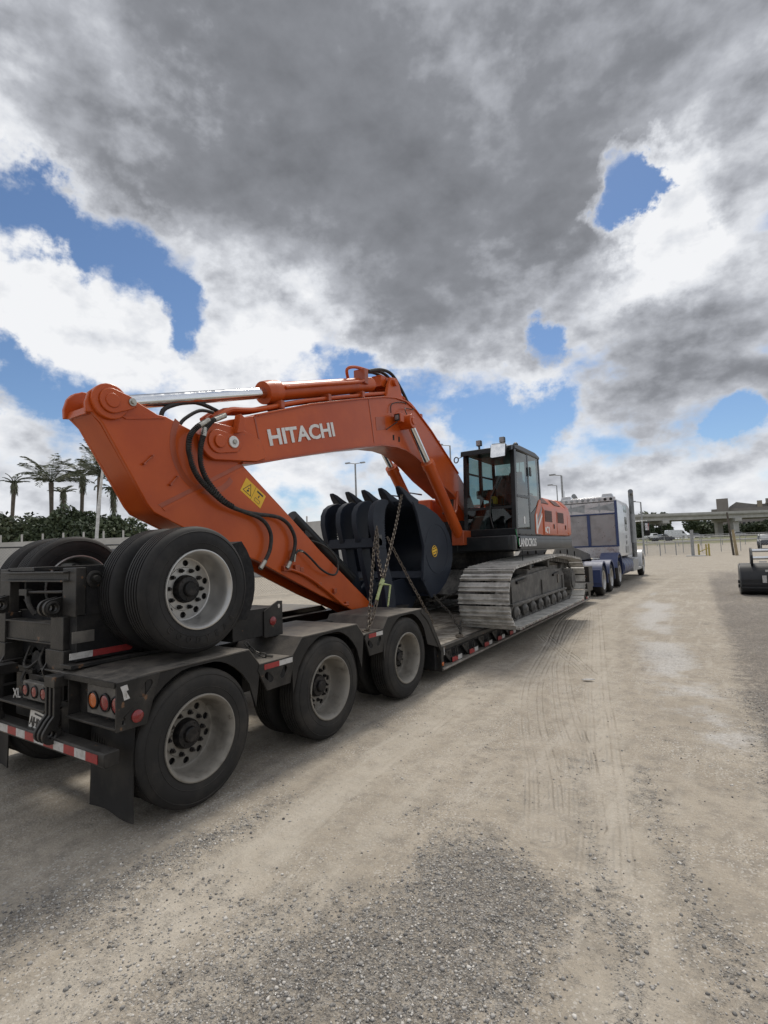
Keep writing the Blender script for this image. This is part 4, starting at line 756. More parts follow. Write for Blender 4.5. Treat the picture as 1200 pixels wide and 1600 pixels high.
MB().prism([(9.3,2.12),(9.5,2.40),(9.62,2.42),(9.62,2.12)], CX0+0.06, CX0+0.36).build('floor_box', M['charcoal'], cab, bevel=0.02)
MB().prism([(9.95,2.66),(10.02,2.84),(10.14,2.82),(10.14,2.66)], CX0+0.22, CX0+0.36).build('yellow_bag', M['yellow'], cab, bevel=0.03)
MB().box(CX1-0.009, CX1-0.006, 9.66, 9.74, 2.22, 2.36).build('white_label', M['white'], cab)
MB().tube(spline([(SXc,CY0-0.065,2.15),(SXc-0.05,CY0-0.07,2.42),(SXc-0.02,CY0-0.055,2.75)], 4), 0.012, 6).tube([(SXc-0.02,CY0-0.055,2.75),(SXc+0.16,CY0-0.02,3.1)], 0.010, 6).build('wiper', M['black'], cab)
MB().box(CX1+0.008, CX1+0.03, 10.10, 10.20, 3.18, 3.36).build('rear_marker_box', M['black'], cab, bevel=0.006)
mr_ = MB().prism([(CX1-0.33,3.42),(CX1-0.33,3.66),(CX1-0.30,3.69),(CX1-0.07,3.69),(CX1-0.04,3.66),(CX1-0.05,3.44),(CX1-0.08,3.41),(CX1-0.30,3.39)], CY0-0.30, CY0-0.27, 'y').build('mirror', M['cabblack'], cab, bevel=0.008)
MB().prism([(CX1-0.32,3.42),(CX1-0.32,3.67),(CX1-0.06,3.67),(CX1-0.06,3.43),(CX1-0.29,3.405)], CY0-0.306, CY0-0.302, 'y').build('mirror_glass', M['chrome'], mr_)
mt_ = Matrix.Translation((CX1-0.19,CY0-0.29,3.54)) @ Matrix.Rotation(R(-15),4,'X') @ Matrix.Rotation(R(8),4,'Z') @ Matrix.Translation((-(CX1-0.19),-(CY0-0.29),-3.54))
for o_ in (mr_, mr_.children[0]): o_.matrix_parent_inverse = Matrix.Identity(4) if o_ is mr_ else mt_.inverted(); o_.matrix_basis = mt_; WM[o_.name] = mt_.copy()
MB().tube([(CX1-0.12,CY0-0.27,3.6),(CX1-0.05,CY0-0.05,3.62)], 0.014, 8).build('mirror_arm', M['black'], cab)
for xx in (CX0+0.32, CX1-0.24):
    wl2 = MB().box(xx-0.05, xx+0.05, CY0+0.08, CY0+0.17, 3.765, 3.875).build('work_lamp', M['black'], cab, bevel=0.012); MB().box(xx-0.043, xx+0.043, CY0+0.074, CY0+0.0795, 3.772, 3.868).build('lamp_face', M['galv'], wl2); MB().box(xx-0.015, xx+0.015, CY0+0.11, CY0+0.14, 3.70, 3.766).build('lamp_stem', M['black'], wl2)
MB().lathe([(0,0.055),(0.06,0.05),(0.09,0.02),(0.095,0.001)], (CX1-0.12,9.75,3.73), (0,0,1), 16).build('beacon', M['black'], cab)
MB().torus((CX0-0.10,CY0-0.05,3.52), (0.3,1,0), 0.055, 0.012, 16, 6).tube([(CX0-0.05,CY0-0.04,3.55),(CX0+0.02,CY0+0.05,3.60)], 0.008, 6).build('round_mirror', M['black'], cab)
MB().tube(spline([(CX1+0.0,CY0-0.10,2.10),(CX1+0.02,CY0-0.12,1.99),(CX1+0.03,CY0-0.03,1.80)], 4), 0.008, 6).build('green_strap', mat('green_strap', (0.02,0.20,0.07), 0.6), EX)
MB().tube([(HX+0.02,9.30,1.72),(HX+0.02,9.30,1.46)], 0.010, 6).build('hanging_cord', M['black'], EX)
MB().tube([(HX-0.5,10.95,2.9),(HX-0.45,11.0,3.9)], [0.012,0.006], 6).build('antenna', M['black'], EX)

# --- boom
BX1, BX0, AC = -4.11, -4.57, -4.34
B_TOP = [(3.28,3.07),(3.42,3.13),(3.56,3.20),(3.92,3.32),(4.84,3.65),(5.90,3.97),(6.60,4.17),(6.95,4.24),(7.28,4.26),(7.62,4.18),(8.17,3.92),(8.69,3.61),(9.27,3.27),(9.85,2.86),(10.1,2.55)]
B_BOT = [(9.95,2.32),(9.65,2.32),(9.04,2.80),(8.24,3.07),(7.82,3.26),(7.50,3.37),(7.20,3.43),(6.92,3.44),(6.49,3.40),(5.86,3.27),(4.76,3.01),(3.95,2.80),(3.72,2.77),(3.42,2.77),(3.30,2.80),(3.23,2.88),(3.23,2.99)]
boom = MB().prism(B_TOP+B_BOT, BX0+0.05, BX1-0.05).build('boom', M['orange'], EX, bevel=0.008)
for xa in (BX0+0.012, BX1-0.052):
    ins = MB().prism(B_TOP[1:]+B_BOT[:-1], xa, xa+0.04).build('boom_side_plate', M['orange'], boom, bevel=0.006)
def strip(line, x0, x1, th, up_=0.0):
    a = [(p[0], p[1]+up_) for p in line]; return MB().sheet(a, x0, x1, th)
strip(B_TOP[3:13], BX0-0.012, BX1+0.012, 0.022, 0.012).build('boom_top_flange', M['orange'], boom, bevel=0.004)
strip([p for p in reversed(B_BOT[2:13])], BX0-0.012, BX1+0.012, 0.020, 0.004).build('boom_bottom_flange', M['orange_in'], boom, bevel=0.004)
for yy, z0, z1 in ((6.28,3.40,4.06),(4.02,2.86,3.30)): MB().prism([(yy,z0),(yy+0.02,z0),(yy-0.12+0.02,z1),(yy-0.12,z1)], BX1-0.012, BX1-0.006).build('weld_seam', M['orange_in'], boom)
# boom tip cheek and pins
for xa, xb in ((BX1-0.012, BX1+0.03), (BX0-0.03, BX0+0.012)):
    MB().prism([(3.38+0.205*math.cos(a),2.935+0.19*math.sin(a)) for a in np.linspace(math.pi*0.55, math.pi*1.45, 12)]+[(3.9,2.80),(4.05,2.86),(3.95,3.05),(3.7,3.12)], xa, xb).build('tip_cheek', M['orange'], boom, bevel=0.008)
    MB().prism([(3.385+0.13*math.cos(a),2.935+0.12*math.sin(a)) for a in np.linspace(math.pi*0.5, math.pi*1.5, 12)]+[(3.62,2.86),(3.68,2.93),(3.62,3.03)], min(xa,xb)-0.015, max(xa,xb)+0.018).build('pin_plate', M['orange'], boom, bevel=0.006)
MB().cyl((BX0-0.07,3.385,2.935), (BX1+0.07,3.385,2.935), 0.065, 24).build('tip_pin', M['orange'], boom, bevel=0.006)
MB().cyl((BX1+0.048,3.56,2.955), (BX1+0.068,3.56,2.955), 0.062, 24).build('lock_disc', M['white'], boom, bevel=0.006)
MB().cyl((BX1+0.068,3.56,2.955), (BX1+0.085,3.56,2.955), 0.024, 6).build('lock_bolt', M['fitting'], boom)
MB().prism([(3.58,3.05),(3.66,3.07),(3.70,3.22),(3.63,3.26)], BX1+0.0, BX1+0.09).build('hose_bracket', M['orange'], boom, bevel=0.004)
# lettering along the boom (slope follows the boom)
hm = text_mesh('HITACHI', 0.262, M['white'], 0.003, 0.008, 1.0)
bb = [v.co for v in hm.vertices]; wdt = max(v.x for v in bb)-min(v.x for v in bb); hgt = max(v.y for v in bb)-min(v.y for v in bb)
ysl, zsl = 5.34-4.14, 3.33-3.01; Lw = math.hypot(ysl, zsl); ang = math.atan2(zsl, ysl)
S = Matrix.Diagonal((Lw/wdt, 0.190/hgt, 1, 1))
place('lettering', hm, boom, Matrix.Translation((BX1-0.006,4.14,3.012)) @ Matrix(((0,0,1,0),(1,0,0,0),(0,1,0,0),(0,0,0,1))) @ Matrix.Rotation(ang,4,'Z') @ S @ Matrix.Translation((-min(v.x for v in bb),-min(v.y for v in bb),0)))
# square patch, dark patches painting the shade of holes, work light
MB().prism([(6.36,3.60),(6.62,3.66),(6.60,3.86),(6.34,3.80)], BX1-0.0115, BX1-0.008).build('cover_patch', M['orange_in'], boom)
for yy in (6.83, 7.0): MB().prism([(yy,3.53),(yy+0.045,3.535),(yy+0.045,3.62),(yy,3.615)], BX1-0.0115, BX1-0.009).build('hole_shade', M['void'], boom)
wl3 = MB().box(BX1+0.04, BX1+0.16, 6.80, 6.92, 3.80, 3.94).build('work_lamp', M['orange'], boom, bevel=0.01); MB().box(BX1+0.055, BX1+0.145, 6.790, 6.799, 3.815, 3.925).build('lamp_face', M['black'], boom); MB().box(BX1+0.07, BX1+0.13, 6.785, 6.7895, 3.835, 3.905).build('lamp_lens', M['galv'], boom)
MB().box(BX1-0.01, BX1+0.05, 6.88, 7.0, 3.86, 3.92).build('lamp_arm', M['orange'], boom)
for pts in ([(BX1+0.10,6.80,3.80),(BX1+0.04,6.70,3.72),(BX1+0.005,6.62,3.66)],[(BX1+0.02,6.75,3.95),(BX1+0.01,6.80,4.10),(BX1+0.02,7.1,4.2),(BX1+0.0,7.30,4.22)],[(BX1+0.14,7.08,3.92),(BX1+0.05,7.15,4.10),(BX1+0.02,7.45,4.15),(BX1+0.0,7.55,4.20)]): MB().tube(spline(pts, 5), 0.008, 6).build('lamp_wire', M['hose'], boom)
# steel pipes along the top, with clamps
for k, (xo_, dz) in enumerate(((-0.10,0.05),(-0.20,0.06),(-0.29,0.05),(-0.37,0.06))):
    ln = [(BX1+xo_, y, z+dz+0.012) for y, z in [(3.50,3.17),(3.66,3.28),(3.85,3.32),(4.1,3.385),(4.84,3.65),(5.90,3.97),(6.6,4.18),(7.05,4.29),(7.35,4.29),(7.7,4.20),(8.17,3.96),(8.69,3.65),(9.27,3.31),(9.7,3.02)]]
    MB().tube(spline(ln, 3), 0.028, 8).build('steel_pipe', M['orange'], boom)
for yy, zz in ((4.4,3.52),(5.3,3.82),(6.1,4.06),(7.9,4.10),(8.55,3.73)): MB().box(BX1-0.28, BX1-0.04, yy-0.03, yy+0.03, zz-0.01, zz+0.085).build('pipe_clamp', M['orange_in'], boom, bevel=0.006)
# --- arm cylinder above the boom
A0, A1, A2, A3 = Vector((AC,2.33,3.12)), Vector((AC,4.26,3.70)), Vector((AC,6.55,4.40)), Vector((AC,6.98,4.50))
ac = MB().tube([A1, A1.lerp(A2,0.045), A1.lerp(A2,0.05), A1.lerp(A2,0.10), A1.lerp(A2,0.105), A2, A2.lerp(A3,0.05)], [0.135,0.145,0.145,0.14,0.115,0.115,0.09], 28).build('arm_cylinder', M['orange'], EX)
MB().tube([A0, A1.lerp(A2,0.01)], 0.066, 24).build('cylinder_rod', M['chrome'], ac)
MB().lathe([(-0.10,0.12),(0.10,0.12)], A3, (1,0,0), 28).cyl(A3-Vector((0.24,0,0)), A3+Vector((0.24,0,0)), 0.055, 18).box(AC-0.09, AC+0.09, 6.75, 7.0, 4.42, 4.60).build('cylinder_eye', M['orange'], ac)
for xx in (AC-0.19, AC+0.13): MB().prism([(6.70,4.12),(7.30,4.20),(7.16,4.50),(7.06,4.60),(6.90,4.58),(6.82,4.44)], xx, xx+0.06).build('cylinder_bracket', M['orange'], boom, bevel=0.01)
MB().tube(spline([(AC+0.14,4.50,3.80),(AC+0.15,5.2,4.02),(AC+0.15,6.1,4.30),(AC+0.10,6.25,4.42)], 4), 0.020, 8).tube(spline([(AC-0.02,6.0,4.36),(AC+0.03,5.92,4.46),(AC+0.05,6.1,4.54),(AC+0.03,6.5,4.60)], 4), 0.024, 8).build('cylinder_pipe', M['orange'], ac)
MB().box(AC-0.04, AC+0.16, 6.18, 6.28, 4.30, 4.53).build('pipe_bracket', M['orange_in'], ac, bevel=0.006)
for j in range(3): MB().tube(spline([(AC+0.05-0.10*j,6.45,4.58),(AC+0.06-0.10*j,6.8,4.70),(AC+0.08-0.10*j,7.1,4.70),(AC+0.12-0.08*j,7.32,4.50),(AC+0.16-0.08*j,7.45,4.30)], 5), 0.026, 8).build('cylinder_hose', M['hose'], ac)
# --- boom cylinders
for s, p0, p1, p2 in ((1,Vector((-3.98,7.12,3.86)),Vector((-3.98,7.71,3.26)),Vector((-3.98,8.90,2.02))),(-1,Vector((-4.70,7.12,3.86)),Vector((-4.70,7.71,3.26)),Vector((-4.70,8.90,2.02)))):
    d = (p2-p1).normalized(); bc = MB().tube([p1-d*0.02, p1+d*0.10, p1+d*0.101, p2], [0.112,0.112,0.098,0.098], 24).build('boom_cylinder', M['orange'], EX)
    MB().tube([p0, p1], 0.058, 20).build('cylinder_rod', M['chrome'], bc)
    MB().cyl(p0-Vector((s*0.16,0,0)), p0+Vector((s*0.085,0,0)), 0.115, 24).cyl(p0+Vector((s*0.085,0,0)), p0+Vector((s*0.10,0,0)), 0.06, 20).build('rod_eye', M['orange'], bc, bevel=0.006)
    MB().box(p2.x-0.12, p2.x+0.12, 8.8, 9.4, 1.85, 2.12).build('cylinder_mount', M['orange_in'], EX, bevel=0.01)
for j in range(4): MB().tube(spline([(-4.12-0.05*j,9.2,2.9),(-4.06-0.04*j,8.95,2.5),(-4.0-0.05*j,8.6,2.45),(-3.92,8.5,2.52)], 5), 0.024, 8).build('boom_hose', M['orange_in'] if j < 2 else M['hose'], EX)

# --- arm (stick)
AXR, AXL = -4.14, -4.52
ARM = [(2.13,2.98),(2.125,3.06),(2.15,3.15),(2.21,3.21),(2.27,3.245),(2.33,3.25),(2.42,3.22),(2.51,3.18),(2.76,3.09),(2.84,3.09),(3.05,3.03),(3.35,2.95),(3.74,2.76),(4.33,2.33),(5.00,1.82),(5.95,1.16),(6.30,0.90),(6.32,0.80),(6.24,0.76),(5.78,0.96),(4.97,1.27),(4.40,1.52),(3.94,1.73),(3.3,1.95),(2.88,2.13),(2.72,2.20),(2.66,2.27),(2.26,2.92),(2.18,2.99)]
INN = [(2.30,3.0),(2.55,3.12),(3.05,3.00),(3.74,2.73),(4.33,2.30),(5.95,1.14),(6.20,0.92),(5.80,1.06),(4.97,1.37),(4.40,1.61),(3.94,1.80),(2.95,2.19),(2.78,2.25),(2.72,2.31),(2.34,2.90)]
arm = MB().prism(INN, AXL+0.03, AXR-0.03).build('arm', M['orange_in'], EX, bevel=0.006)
for xa, xb in ((AXR-0.04, AXR), (AXL, AXL+0.04)): MB().prism(ARM, xa, xb).build('arm_side_plate', M['orange'], arm, bevel=0.008)
MB().prism([(2.145,2.975),(2.19,2.985),(2.265,2.905),(2.69,2.235),(2.76,2.18),(3.4,1.925),(3.94,1.75),(3.96,1.78),(3.4,1.96),(2.78,2.22),(2.72,2.265),(2.30,2.93),(2.21,3.03),(2.16,3.04)], AXL+0.04, AXR-0.04).build('arm_back_plate', M['orange'], arm, bevel=0.004)
for xa, xb in ((AXR-0.005, AXR+0.035), (AXL-0.035, AXL+0.005)): MB().prism([(2.31+0.155*math.cos(a),3.10+0.15*math.sin(a)) for a in np.linspace(0, 2*math.pi, 25)[:-1]], xa, xb).build('pin_boss', M['orange'], arm, bevel=0.008)
MB().prism([(2.315+0.105*math.cos(a),3.105+0.105*math.sin(a)) for a in np.linspace(R(70), R(290), 14)]+[(2.50,3.075),(2.535,3.10),(2.52,3.155),(2.46,3.18)], AXR+0.035, AXR+0.055).build('pin_plate', M['orange'], arm, bevel=0.006)
MB().cyl((AXL-0.06,2.315,3.105), (AXR+0.065,2.315,3.105), 0.06, 24).build('arm_pin', M['orange'], arm, bevel=0.005)
MB().cyl((AXR+0.055,2.485,3.128), (AXR+0.066,2.485,3.128), 0.034, 20).cyl((AXR+0.066,2.485,3.128), (AXR+0.08,2.485,3.128), 0.018, 6).build('pin_bolt', M['fitting'], arm)
MB().prism([(2.42,3.00),(2.80,3.075),(2.83,3.065),(2.46,2.985)], AXR, AXR+0.012).build('weld_bead', M['orange'], arm)
MB().prism([(2.80,2.24),(3.76,2.735),(3.78,2.71),(2.83,2.215)], AXR, AXR+0.006).build('weld_bead', M['orange'], arm)
MB().prism([(2.76,2.27),(3.72,2.765),(3.76,2.745),(2.80,2.245)], AXR, AXR+0.003).build('weld_band', M['orange_in'], arm)
arcp = [(3.30+0.42*math.cos(a),2.86+0.46*math.sin(a)) for a in np.linspace(R(150), R(320), 24)]; arcq = [(3.30+0.36*math.cos(a),2.86+0.40*math.sin(a)) for a in np.linspace(R(320), R(150), 24)]
MB().prism(arcp+arcq, AXR, AXR+0.0018).build('boss_ring_band', M['orange_in'], arm)
for (a, b_) in (((2.62,2.62),(2.70,2.70)),((2.88,2.46),(2.95,2.54))):
    MB().cyl((AXR,a[0],a[1]), (AXR+0.03,a[0],a[1]), 0.012, 8).cyl((AXR,b_[0],b_[1]), (AXR+0.03,b_[0],b_[1]), 0.010, 8).tube([(AXR+0.02,a[0],a[1]),(AXR+0.02,b_[0],b_[1])], 0.006, 6).build('hose_tab', M['orange_in'], arm)
# warning decal
dv = Vector((0.28,-0.18)).normalized(); dn = Vector((dv.y, -dv.x)); dn = -dn if dn.y > 0 else dn
def DP(u, v): p = Vector((3.80,2.62))+dv*u+Vector((-0.52,-0.85)).normalized()*v; return (p.x, p.y)
dc = MB().prism([DP(0,0),DP(0.333,0),DP(0.333,0.165),DP(0,0.165)], AXR+0.0, AXR+0.0025).build('warning_decal', M['yellow'], arm)
def dl(pts, w_=0.007, x_=0.0025):
    for p, q in zip(pts[:-1], pts[1:]):
        p, q = Vector(p), Vector(q); t = (q-p).normalized(); n_ = Vector((-t.y, t.x))*w_/2; MB().prism([DP(*(p+n_)),DP(*(p-n_)),DP(*(q-n_)),DP(*(q+n_))], AXR+x_, AXR+x_+0.001).build('decal_print', M['black'], dc)
dl([(0.025,0.135),(0.15,0.135),(0.0875,0.025),(0.025,0.135)]); dl([(0.165,0.0),(0.165,0.165)], 0.003); dl([(0.075,0.115),(0.10,0.10)], 0.02); dl([(0.08,0.085),(0.095,0.075)], 0.015)
dl([(0.20,0.03),(0.30,0.03)], 0.02); dl([(0.25,0.055),(0.25,0.085)], 0.014); dl([(0.21,0.105),(0.29,0.105),(0.29,0.14),(0.21,0.14),(0.21,0.105)], 0.004)
# hoses looping from the boom to the arm
def hose(pts, r=0.022, mm='hose', n=5): return MB().tube(spline(pts, n), r, 10).build('arm_hose', M[mm], arm)
HA = [(3.44,3.21),(3.37,3.18),(3.29,3.13),(3.24,3.08),(3.19,3.01),(3.165,2.93),(3.145,2.85),(3.14,2.75),(3.155,2.65),(3.21,2.54),(3.29,2.45),(3.41,2.35),(3.54,2.285),(3.70,2.245),(3.90,2.225),(4.06,2.22),(4.22,2.20),(4.35,2.14),(4.44,2.04),(4.475,1.94),(4.46,1.84),(4.42,1.74),(4.38,1.68)]
HB = [(3.25,3.12),(3.19,3.09),(3.12,3.04),(3.06,2.98),(3.02,2.91),(3.01,2.80),(3.03,2.72),(3.06,2.63),(3.12,2.54),(3.20,2.47),(3.30,2.40),(3.42,2.325),(3.54,2.28),(3.66,2.25),(3.79,2.22),(3.90,2.19),(3.99,2.14),(4.05,2.07),(4.08,1.98),(4.06,1.85),(4.01,1.76),(3.97,1.71)]
hose([(-4.03-0.0025*i, y, z) for i, (y, z) in enumerate(HA)]); hose([(-4.04-0.0015*i, y, z) for i, (y, z) in enumerate(HB)])
for pts in (HA, HB):                                         # spiral guard on the drop
    seg = spline([(-4.03-0.002*i, y, z) for i, (y, z) in enumerate(pts[2:13])], 10)
    for p, q in zip(seg[::2], seg[1::2]):
        d = q-p
        if d.length > 1e-5: MB().cyl(p, p+d.normalized()*0.008, 0.027, 10).build('hose_guard', M['hose'], arm)
def fit(a, b_, r=0.027): MB().cyl(a, b_, r, 12).build('hose_fitting', M['fitting'], arm)
fit((-4.082,4.39,1.70), (-4.086,4.335,1.63)); fit((-4.07,3.985,1.725), (-4.072,3.915,1.645)); fit((-4.03,3.30,3.13),(-4.03,3.43,3.20)); fit((-4.035,3.19,3.03),(-4.034,3.172,2.945)); fit((-4.04,3.10,3.02),(-4.04,3.24,3.115))
hose([(-4.35,3.7,3.32),(-4.32,3.3,3.36),(-4.30,2.95,3.22),(-4.3,2.9,3.08)]); hose([(-4.2,3.42,3.26),(-4.19,3.25,3.24),(-4.2,3.08,3.12),(-4.22,3.02,3.02)], 0.018)
hose([(-4.10,4.47,1.72),(-4.08,4.49,1.80),(-4.08,4.55,1.83),(-4.08,4.64,1.80),(-4.07,4.75,1.72),(-4.07,4.91,1.60),(-4.07,5.06,1.53),(-4.07,5.19,1.51),(-4.08,5.27,1.57),(-4.10,5.29,1.69),(-4.14,5.23,1.80),(-4.20,5.13,1.89),(-4.28,5.00,1.95),(-4.34,4.90,1.95)], 0.013)
fit((-4.095,4.47,1.70), (-4.085,4.48,1.79), 0.014); fit((-4.085,4.52,1.832), (-4.08,4.60,1.815), 0.014)
MB().box(AXR-0.0, AXR+0.05, 4.30, 4.42, 1.60, 1.66).build('valve_block', M['orange_in'], arm, bevel=0.006); MB().box(AXR, AXR+0.04, 4.50, 4.58, 1.58, 1.66).build('valve_block', M['orange_in'], arm, bevel=0.006)
MB().tube(spline([(AXR+0.03,4.40,1.62),(AXR+0.03,4.7,1.52),(AXR+0.03,5.1,1.30),(AXR+0.03,5.38,1.12),(AXR+0.03,5.5,1.10)], 4), 0.017, 8).build('arm_pipe', M['orange'], arm)
for yy, zz in ((4.62,1.60),(4.95,1.40),(5.25,1.30),(5.5,1.11)): MB().box(AXR, AXR+0.035, yy-0.03, yy+0.03, zz-0.03, zz+0.03).build('pipe_clamp', M['orange_in'], arm, bevel=0.006)
# bucket cylinder lying on top of the arm's far side
MB().tube([(AC,4.7,2.25),(AC,5.9,1.42)], 0.085, 20).build('bucket_cylinder', M['cabblack'], EX)
MB().box(AXR-0.25, AXR-0.12, 4.86, 5.0, 2.0, 2.08).cyl((AXR-0.18,4.86,2.04), (AXR-0.18,4.83,2.04), 0.05, 14).build('arm_lamp', M['hose'], arm)

# --- bucket and thumb
BKR, BKL = -3.80, 2*XC+3.80
shell = [(6.80,2.50),(7.15,2.47),(7.56,2.35),(7.84,2.19),(8.01,2.00),(8.10,1.80),(8.08,1.58),(7.98,1.38),(7.80,1.22),(7.55,1.12),(7.28,1.05)]
def offs(line, d):
    out = []
    for i, p in enumerate(line):
        a, b_ = Vector(line[max(i-1,0)]), Vector(line[min(i+1,len(line)-1)]); t = (b_-a).normalized(); out.append((p[0]-t.y*-d*-1, p[1]+t.x*-d*-1) if False else (p[0]+t.y*d, p[1]-t.x*d))
    return out
inner = offs(shell, 0.035)
bk = MB().prism(shell+inner[::-1], BKL, BKR).build('bucket', M['navy'], EX, bevel=0.005)
for xa, xb in ((BKR-0.01, BKR+0.025), (BKL-0.025, BKL+0.01)):
    MB().prism([(6.74,2.53)]+[(y+0.02, z+0.02) for y, z in shell[1:9]]+[(7.55,1.09),(7.26,1.02),(6.99,1.32),(7.02,1.55),(7.07,1.83),(6.98,2.10),(6.87,2.36)], xa, xb).build('side_plate', M['navy'], bk, bevel=0.008)
for xa in (BKR+0.012, BKL-0.024):
    MB().prism([(6.76,2.52),(6.88,2.36),(7.07,1.84),(6.99,1.33),(7.06,1.30),(7.14,1.84),(6.97,2.36),(6.90,2.53)], xa, xa+0.022).build('side_cutter', M['navy'], bk, bevel=0.006)
MB().torus((BKR+0.026,7.52,1.80), (1,0,0), 0.40, 0.006, 40, 6).build('weld_ring', M['navy'], bk)
em = MB().cyl((BKR+0.025,7.42,1.76), (BKR+0.030,7.42,1.76), 0.095, 28).build('emblem', M['black'], bk)
MB().torus((BKR+0.031,7.42,1.76), (1,0,0), 0.088, 0.006, 28, 6).build('emblem_ring', M['yellow'], em); MB().prism([(7.345,1.77),(7.49,1.80),(7.495,1.765),(7.35,1.735)], BKR+0.030, BKR+0.033).build('emblem_band', M['yellow'], em); MB().prism([(7.36,1.725),(7.48,1.75),(7.47,1.72),(7.38,1.70)], BKR+0.030, BKR+0.033).build('emblem_band', M['yellow'], em); MB().prism([(7.37,1.81),(7.47,1.83),(7.45,1.805),(7.38,1.79)], BKR+0.030, BKR+0.033).build('emblem_band', M['yellow'], em)
MB().prism([(6.72,2.545),(6.74,2.50),(6.95,2.46),(6.95,2.52)], BKL, BKR).build('cutting_edge', M['navy'], bk, bevel=0.006)
for i in range(5):
    tx_ = BKR-0.06-i*(BKR-BKL-0.12)/4
    th = MB(); secs = []
    for (y, z, w_, t_) in ((6.95,2.50,0.085,0.060),(6.80,2.535,0.085,0.065),(6.66,2.60,0.075,0.055),(6.55,2.68,0.06,0.035),(6.47,2.735,0.035,0.014)):
        secs.append([(tx_-w_,y-0.4*t_,z-t_),(tx_+w_,y-0.4*t_,z-t_),(tx_+w_,y+0.4*t_,z+t_),(tx_-w_,y+0.4*t_,z+t_)])
    vs_ = [p for q in secs for p in q]; fs = [(0,1,2,3),(16,19,18,17)]+[(4*a+k,4*a+(k+1)%4,4*a+4+(k+1)%4,4*a+4+k) for a in range(4) for k in range(4)]
    th.add(vs_, fs).build('tooth', M['navy'], bk, bevel=0.012)
MB().prism([(7.02,1.36),(7.30,1.08),(7.55,1.14),(7.4,1.30),(7.10,1.46)], BKL, BKR).build('bucket_floor', M['navy'], bk)
for xx in (XC-0.34, XC-0.12, XC+0.12, XC+0.30): MB().prism([(6.15,0.72),(6.05,0.86),(6.15,1.02),(6.6,1.32),(7.1,1.35),(7.5,1.10),(7.1,0.72),(6.7,DZ+0.02),(6.5,DZ+0.02)], xx, xx+0.05).build('ear_plate', M['navy'], bk, bevel=0.006)
MB().cyl((XC-0.40,6.2,0.86), (XC+0.42,6.2,0.86), 0.06, 18).build('bucket_pin', M['navy'], bk)
# thumb: four serrated tines on a cross plate, legs running down to the hinge
def tine(x_, w_=0.085):
    outer = [(6.30,2.53),(6.20,2.535),(6.08,2.505),(5.97,2.44),(5.905,2.34),(5.895,2.2),(5.93,2.05),(5.99,1.90),(6.06,1.83)]
    ser = []; a, b_ = (6.33,2.50), (6.22,1.88)
    cur = [(6.33,2.50),(6.25,2.42),(6.205,2.30),(6.19,2.15),(6.195,2.0),(6.22,1.88)]
    cs = spline([(0,)+p for p in cur], 8)
    for k, p in enumerate(cs): ser.append((p.y+(0.024 if k % 2 else -0.010), p.z))
    return MB().prism(outer+[(6.20,1.83)]+ser[::-1], x_-w_/2, x_+w_/2)
thumb = MB().prism([(5.98,1.98),(5.985,1.85),(6.02,1.83),(6.16,1.83),(6.17,1.90),(6.06,1.98)], XC-0.62, XC+0.56).build('thumb', M['navy'], EX, bevel=0.006)
for i in range(4):
    x_ = -3.97-i*0.285; tine(x_).build('tine', M['navy'], thumb, bevel=0.005)
    lg = [(6.0,1.84),(6.06,1.60),(6.20,1.20),(6.30,0.80),(6.42,0.80),(6.40,1.20),(6.26,1.60),(6.21,1.86)]
    if i == 0: sl_ = spline([(0,6.21,1.86),(0,6.28,1.55),(0,6.40,1.20),(0,6.43,0.9)], 7); lg = [(6.0,1.84),(6.05,1.60),(6.15,1.20),(6.20,0.76),(6.42,0.76)]+[(p.y+(0.010 if k % 2 else -0.004), p.z) for k, p in enumerate(sl_[::-1])]
    MB().prism(lg, x_-0.04, x_+0.04).build('thumb_leg', M['navy'], thumb, bevel=0.005)
MB().box(-4.02, -3.92, 6.02, 6.10, 1.87, 2.02).build('tine_pad', M['charcoal'], thumb)
MB().cyl((XC-0.5,6.30,0.84), (XC+0.58,6.30,0.84), 0.055, 16).build('thumb_pin', M['navy'], thumb)
# ------------------------------------------------------------------ tractor unit
M['blue'] = mat('dark_blue_paint', (0.022,0.040,0.125), 0.45, 0, (0.030,0.048,0.13), 3, dust=(0.17,0.165,0.165), damt=0.3)
M['truckwhite'] = mat('white_truck_paint', (0.60,0.61,0.63), 0.35, 0, (0.54,0.55,0.56), 2, dust=(0.5,0.47,0.42), damt=0.25, coat=0.4)
M['rack'] = mat('aluminium_rack_panel', (0.50,0.49,0.49), 0.34, 0.75, (0.42,0.40,0.40), 2)
M['rackbrown'] = mat('brown_reflection_panel', (0.30,0.285,0.285), 0.38, 0.6, (0.22,0.205,0.20), 1.5)  # brownish reflection on the polished lower panels, put into the colour
TK = thing('semi_truck', 'blue and white sleeper semi truck coupled ahead of the trailer', 'truck', (XC, 25, 0))
W_TK = wheel_meshes('truck', M['rubber_dusty'], M['rim_alu'], 0.53, 0.29)
for y, lift in ((19.25,0),(20.85,0),(22.95,0.02)):
    for s in (1, -1): wheel(TK, W_TK, XC+s*1.24, y, 0.53+lift, s, y)
    for s in (1, -1): wheel(TK, W_TK, XC+s*(1.24-0.66), y, 0.53+lift, -s, y)
for s in (1, -1): wheel(TK, W_TK, XC+s*1.24, 31.6, 0.53, s, 0.3)
for s in (1, -1): MB().box(XC+s*0.43-0.05, XC+s*0.43+0.05, 18.6, 32.5, 0.75, 1.02).build('chassis_rail', M['frame'], TK)
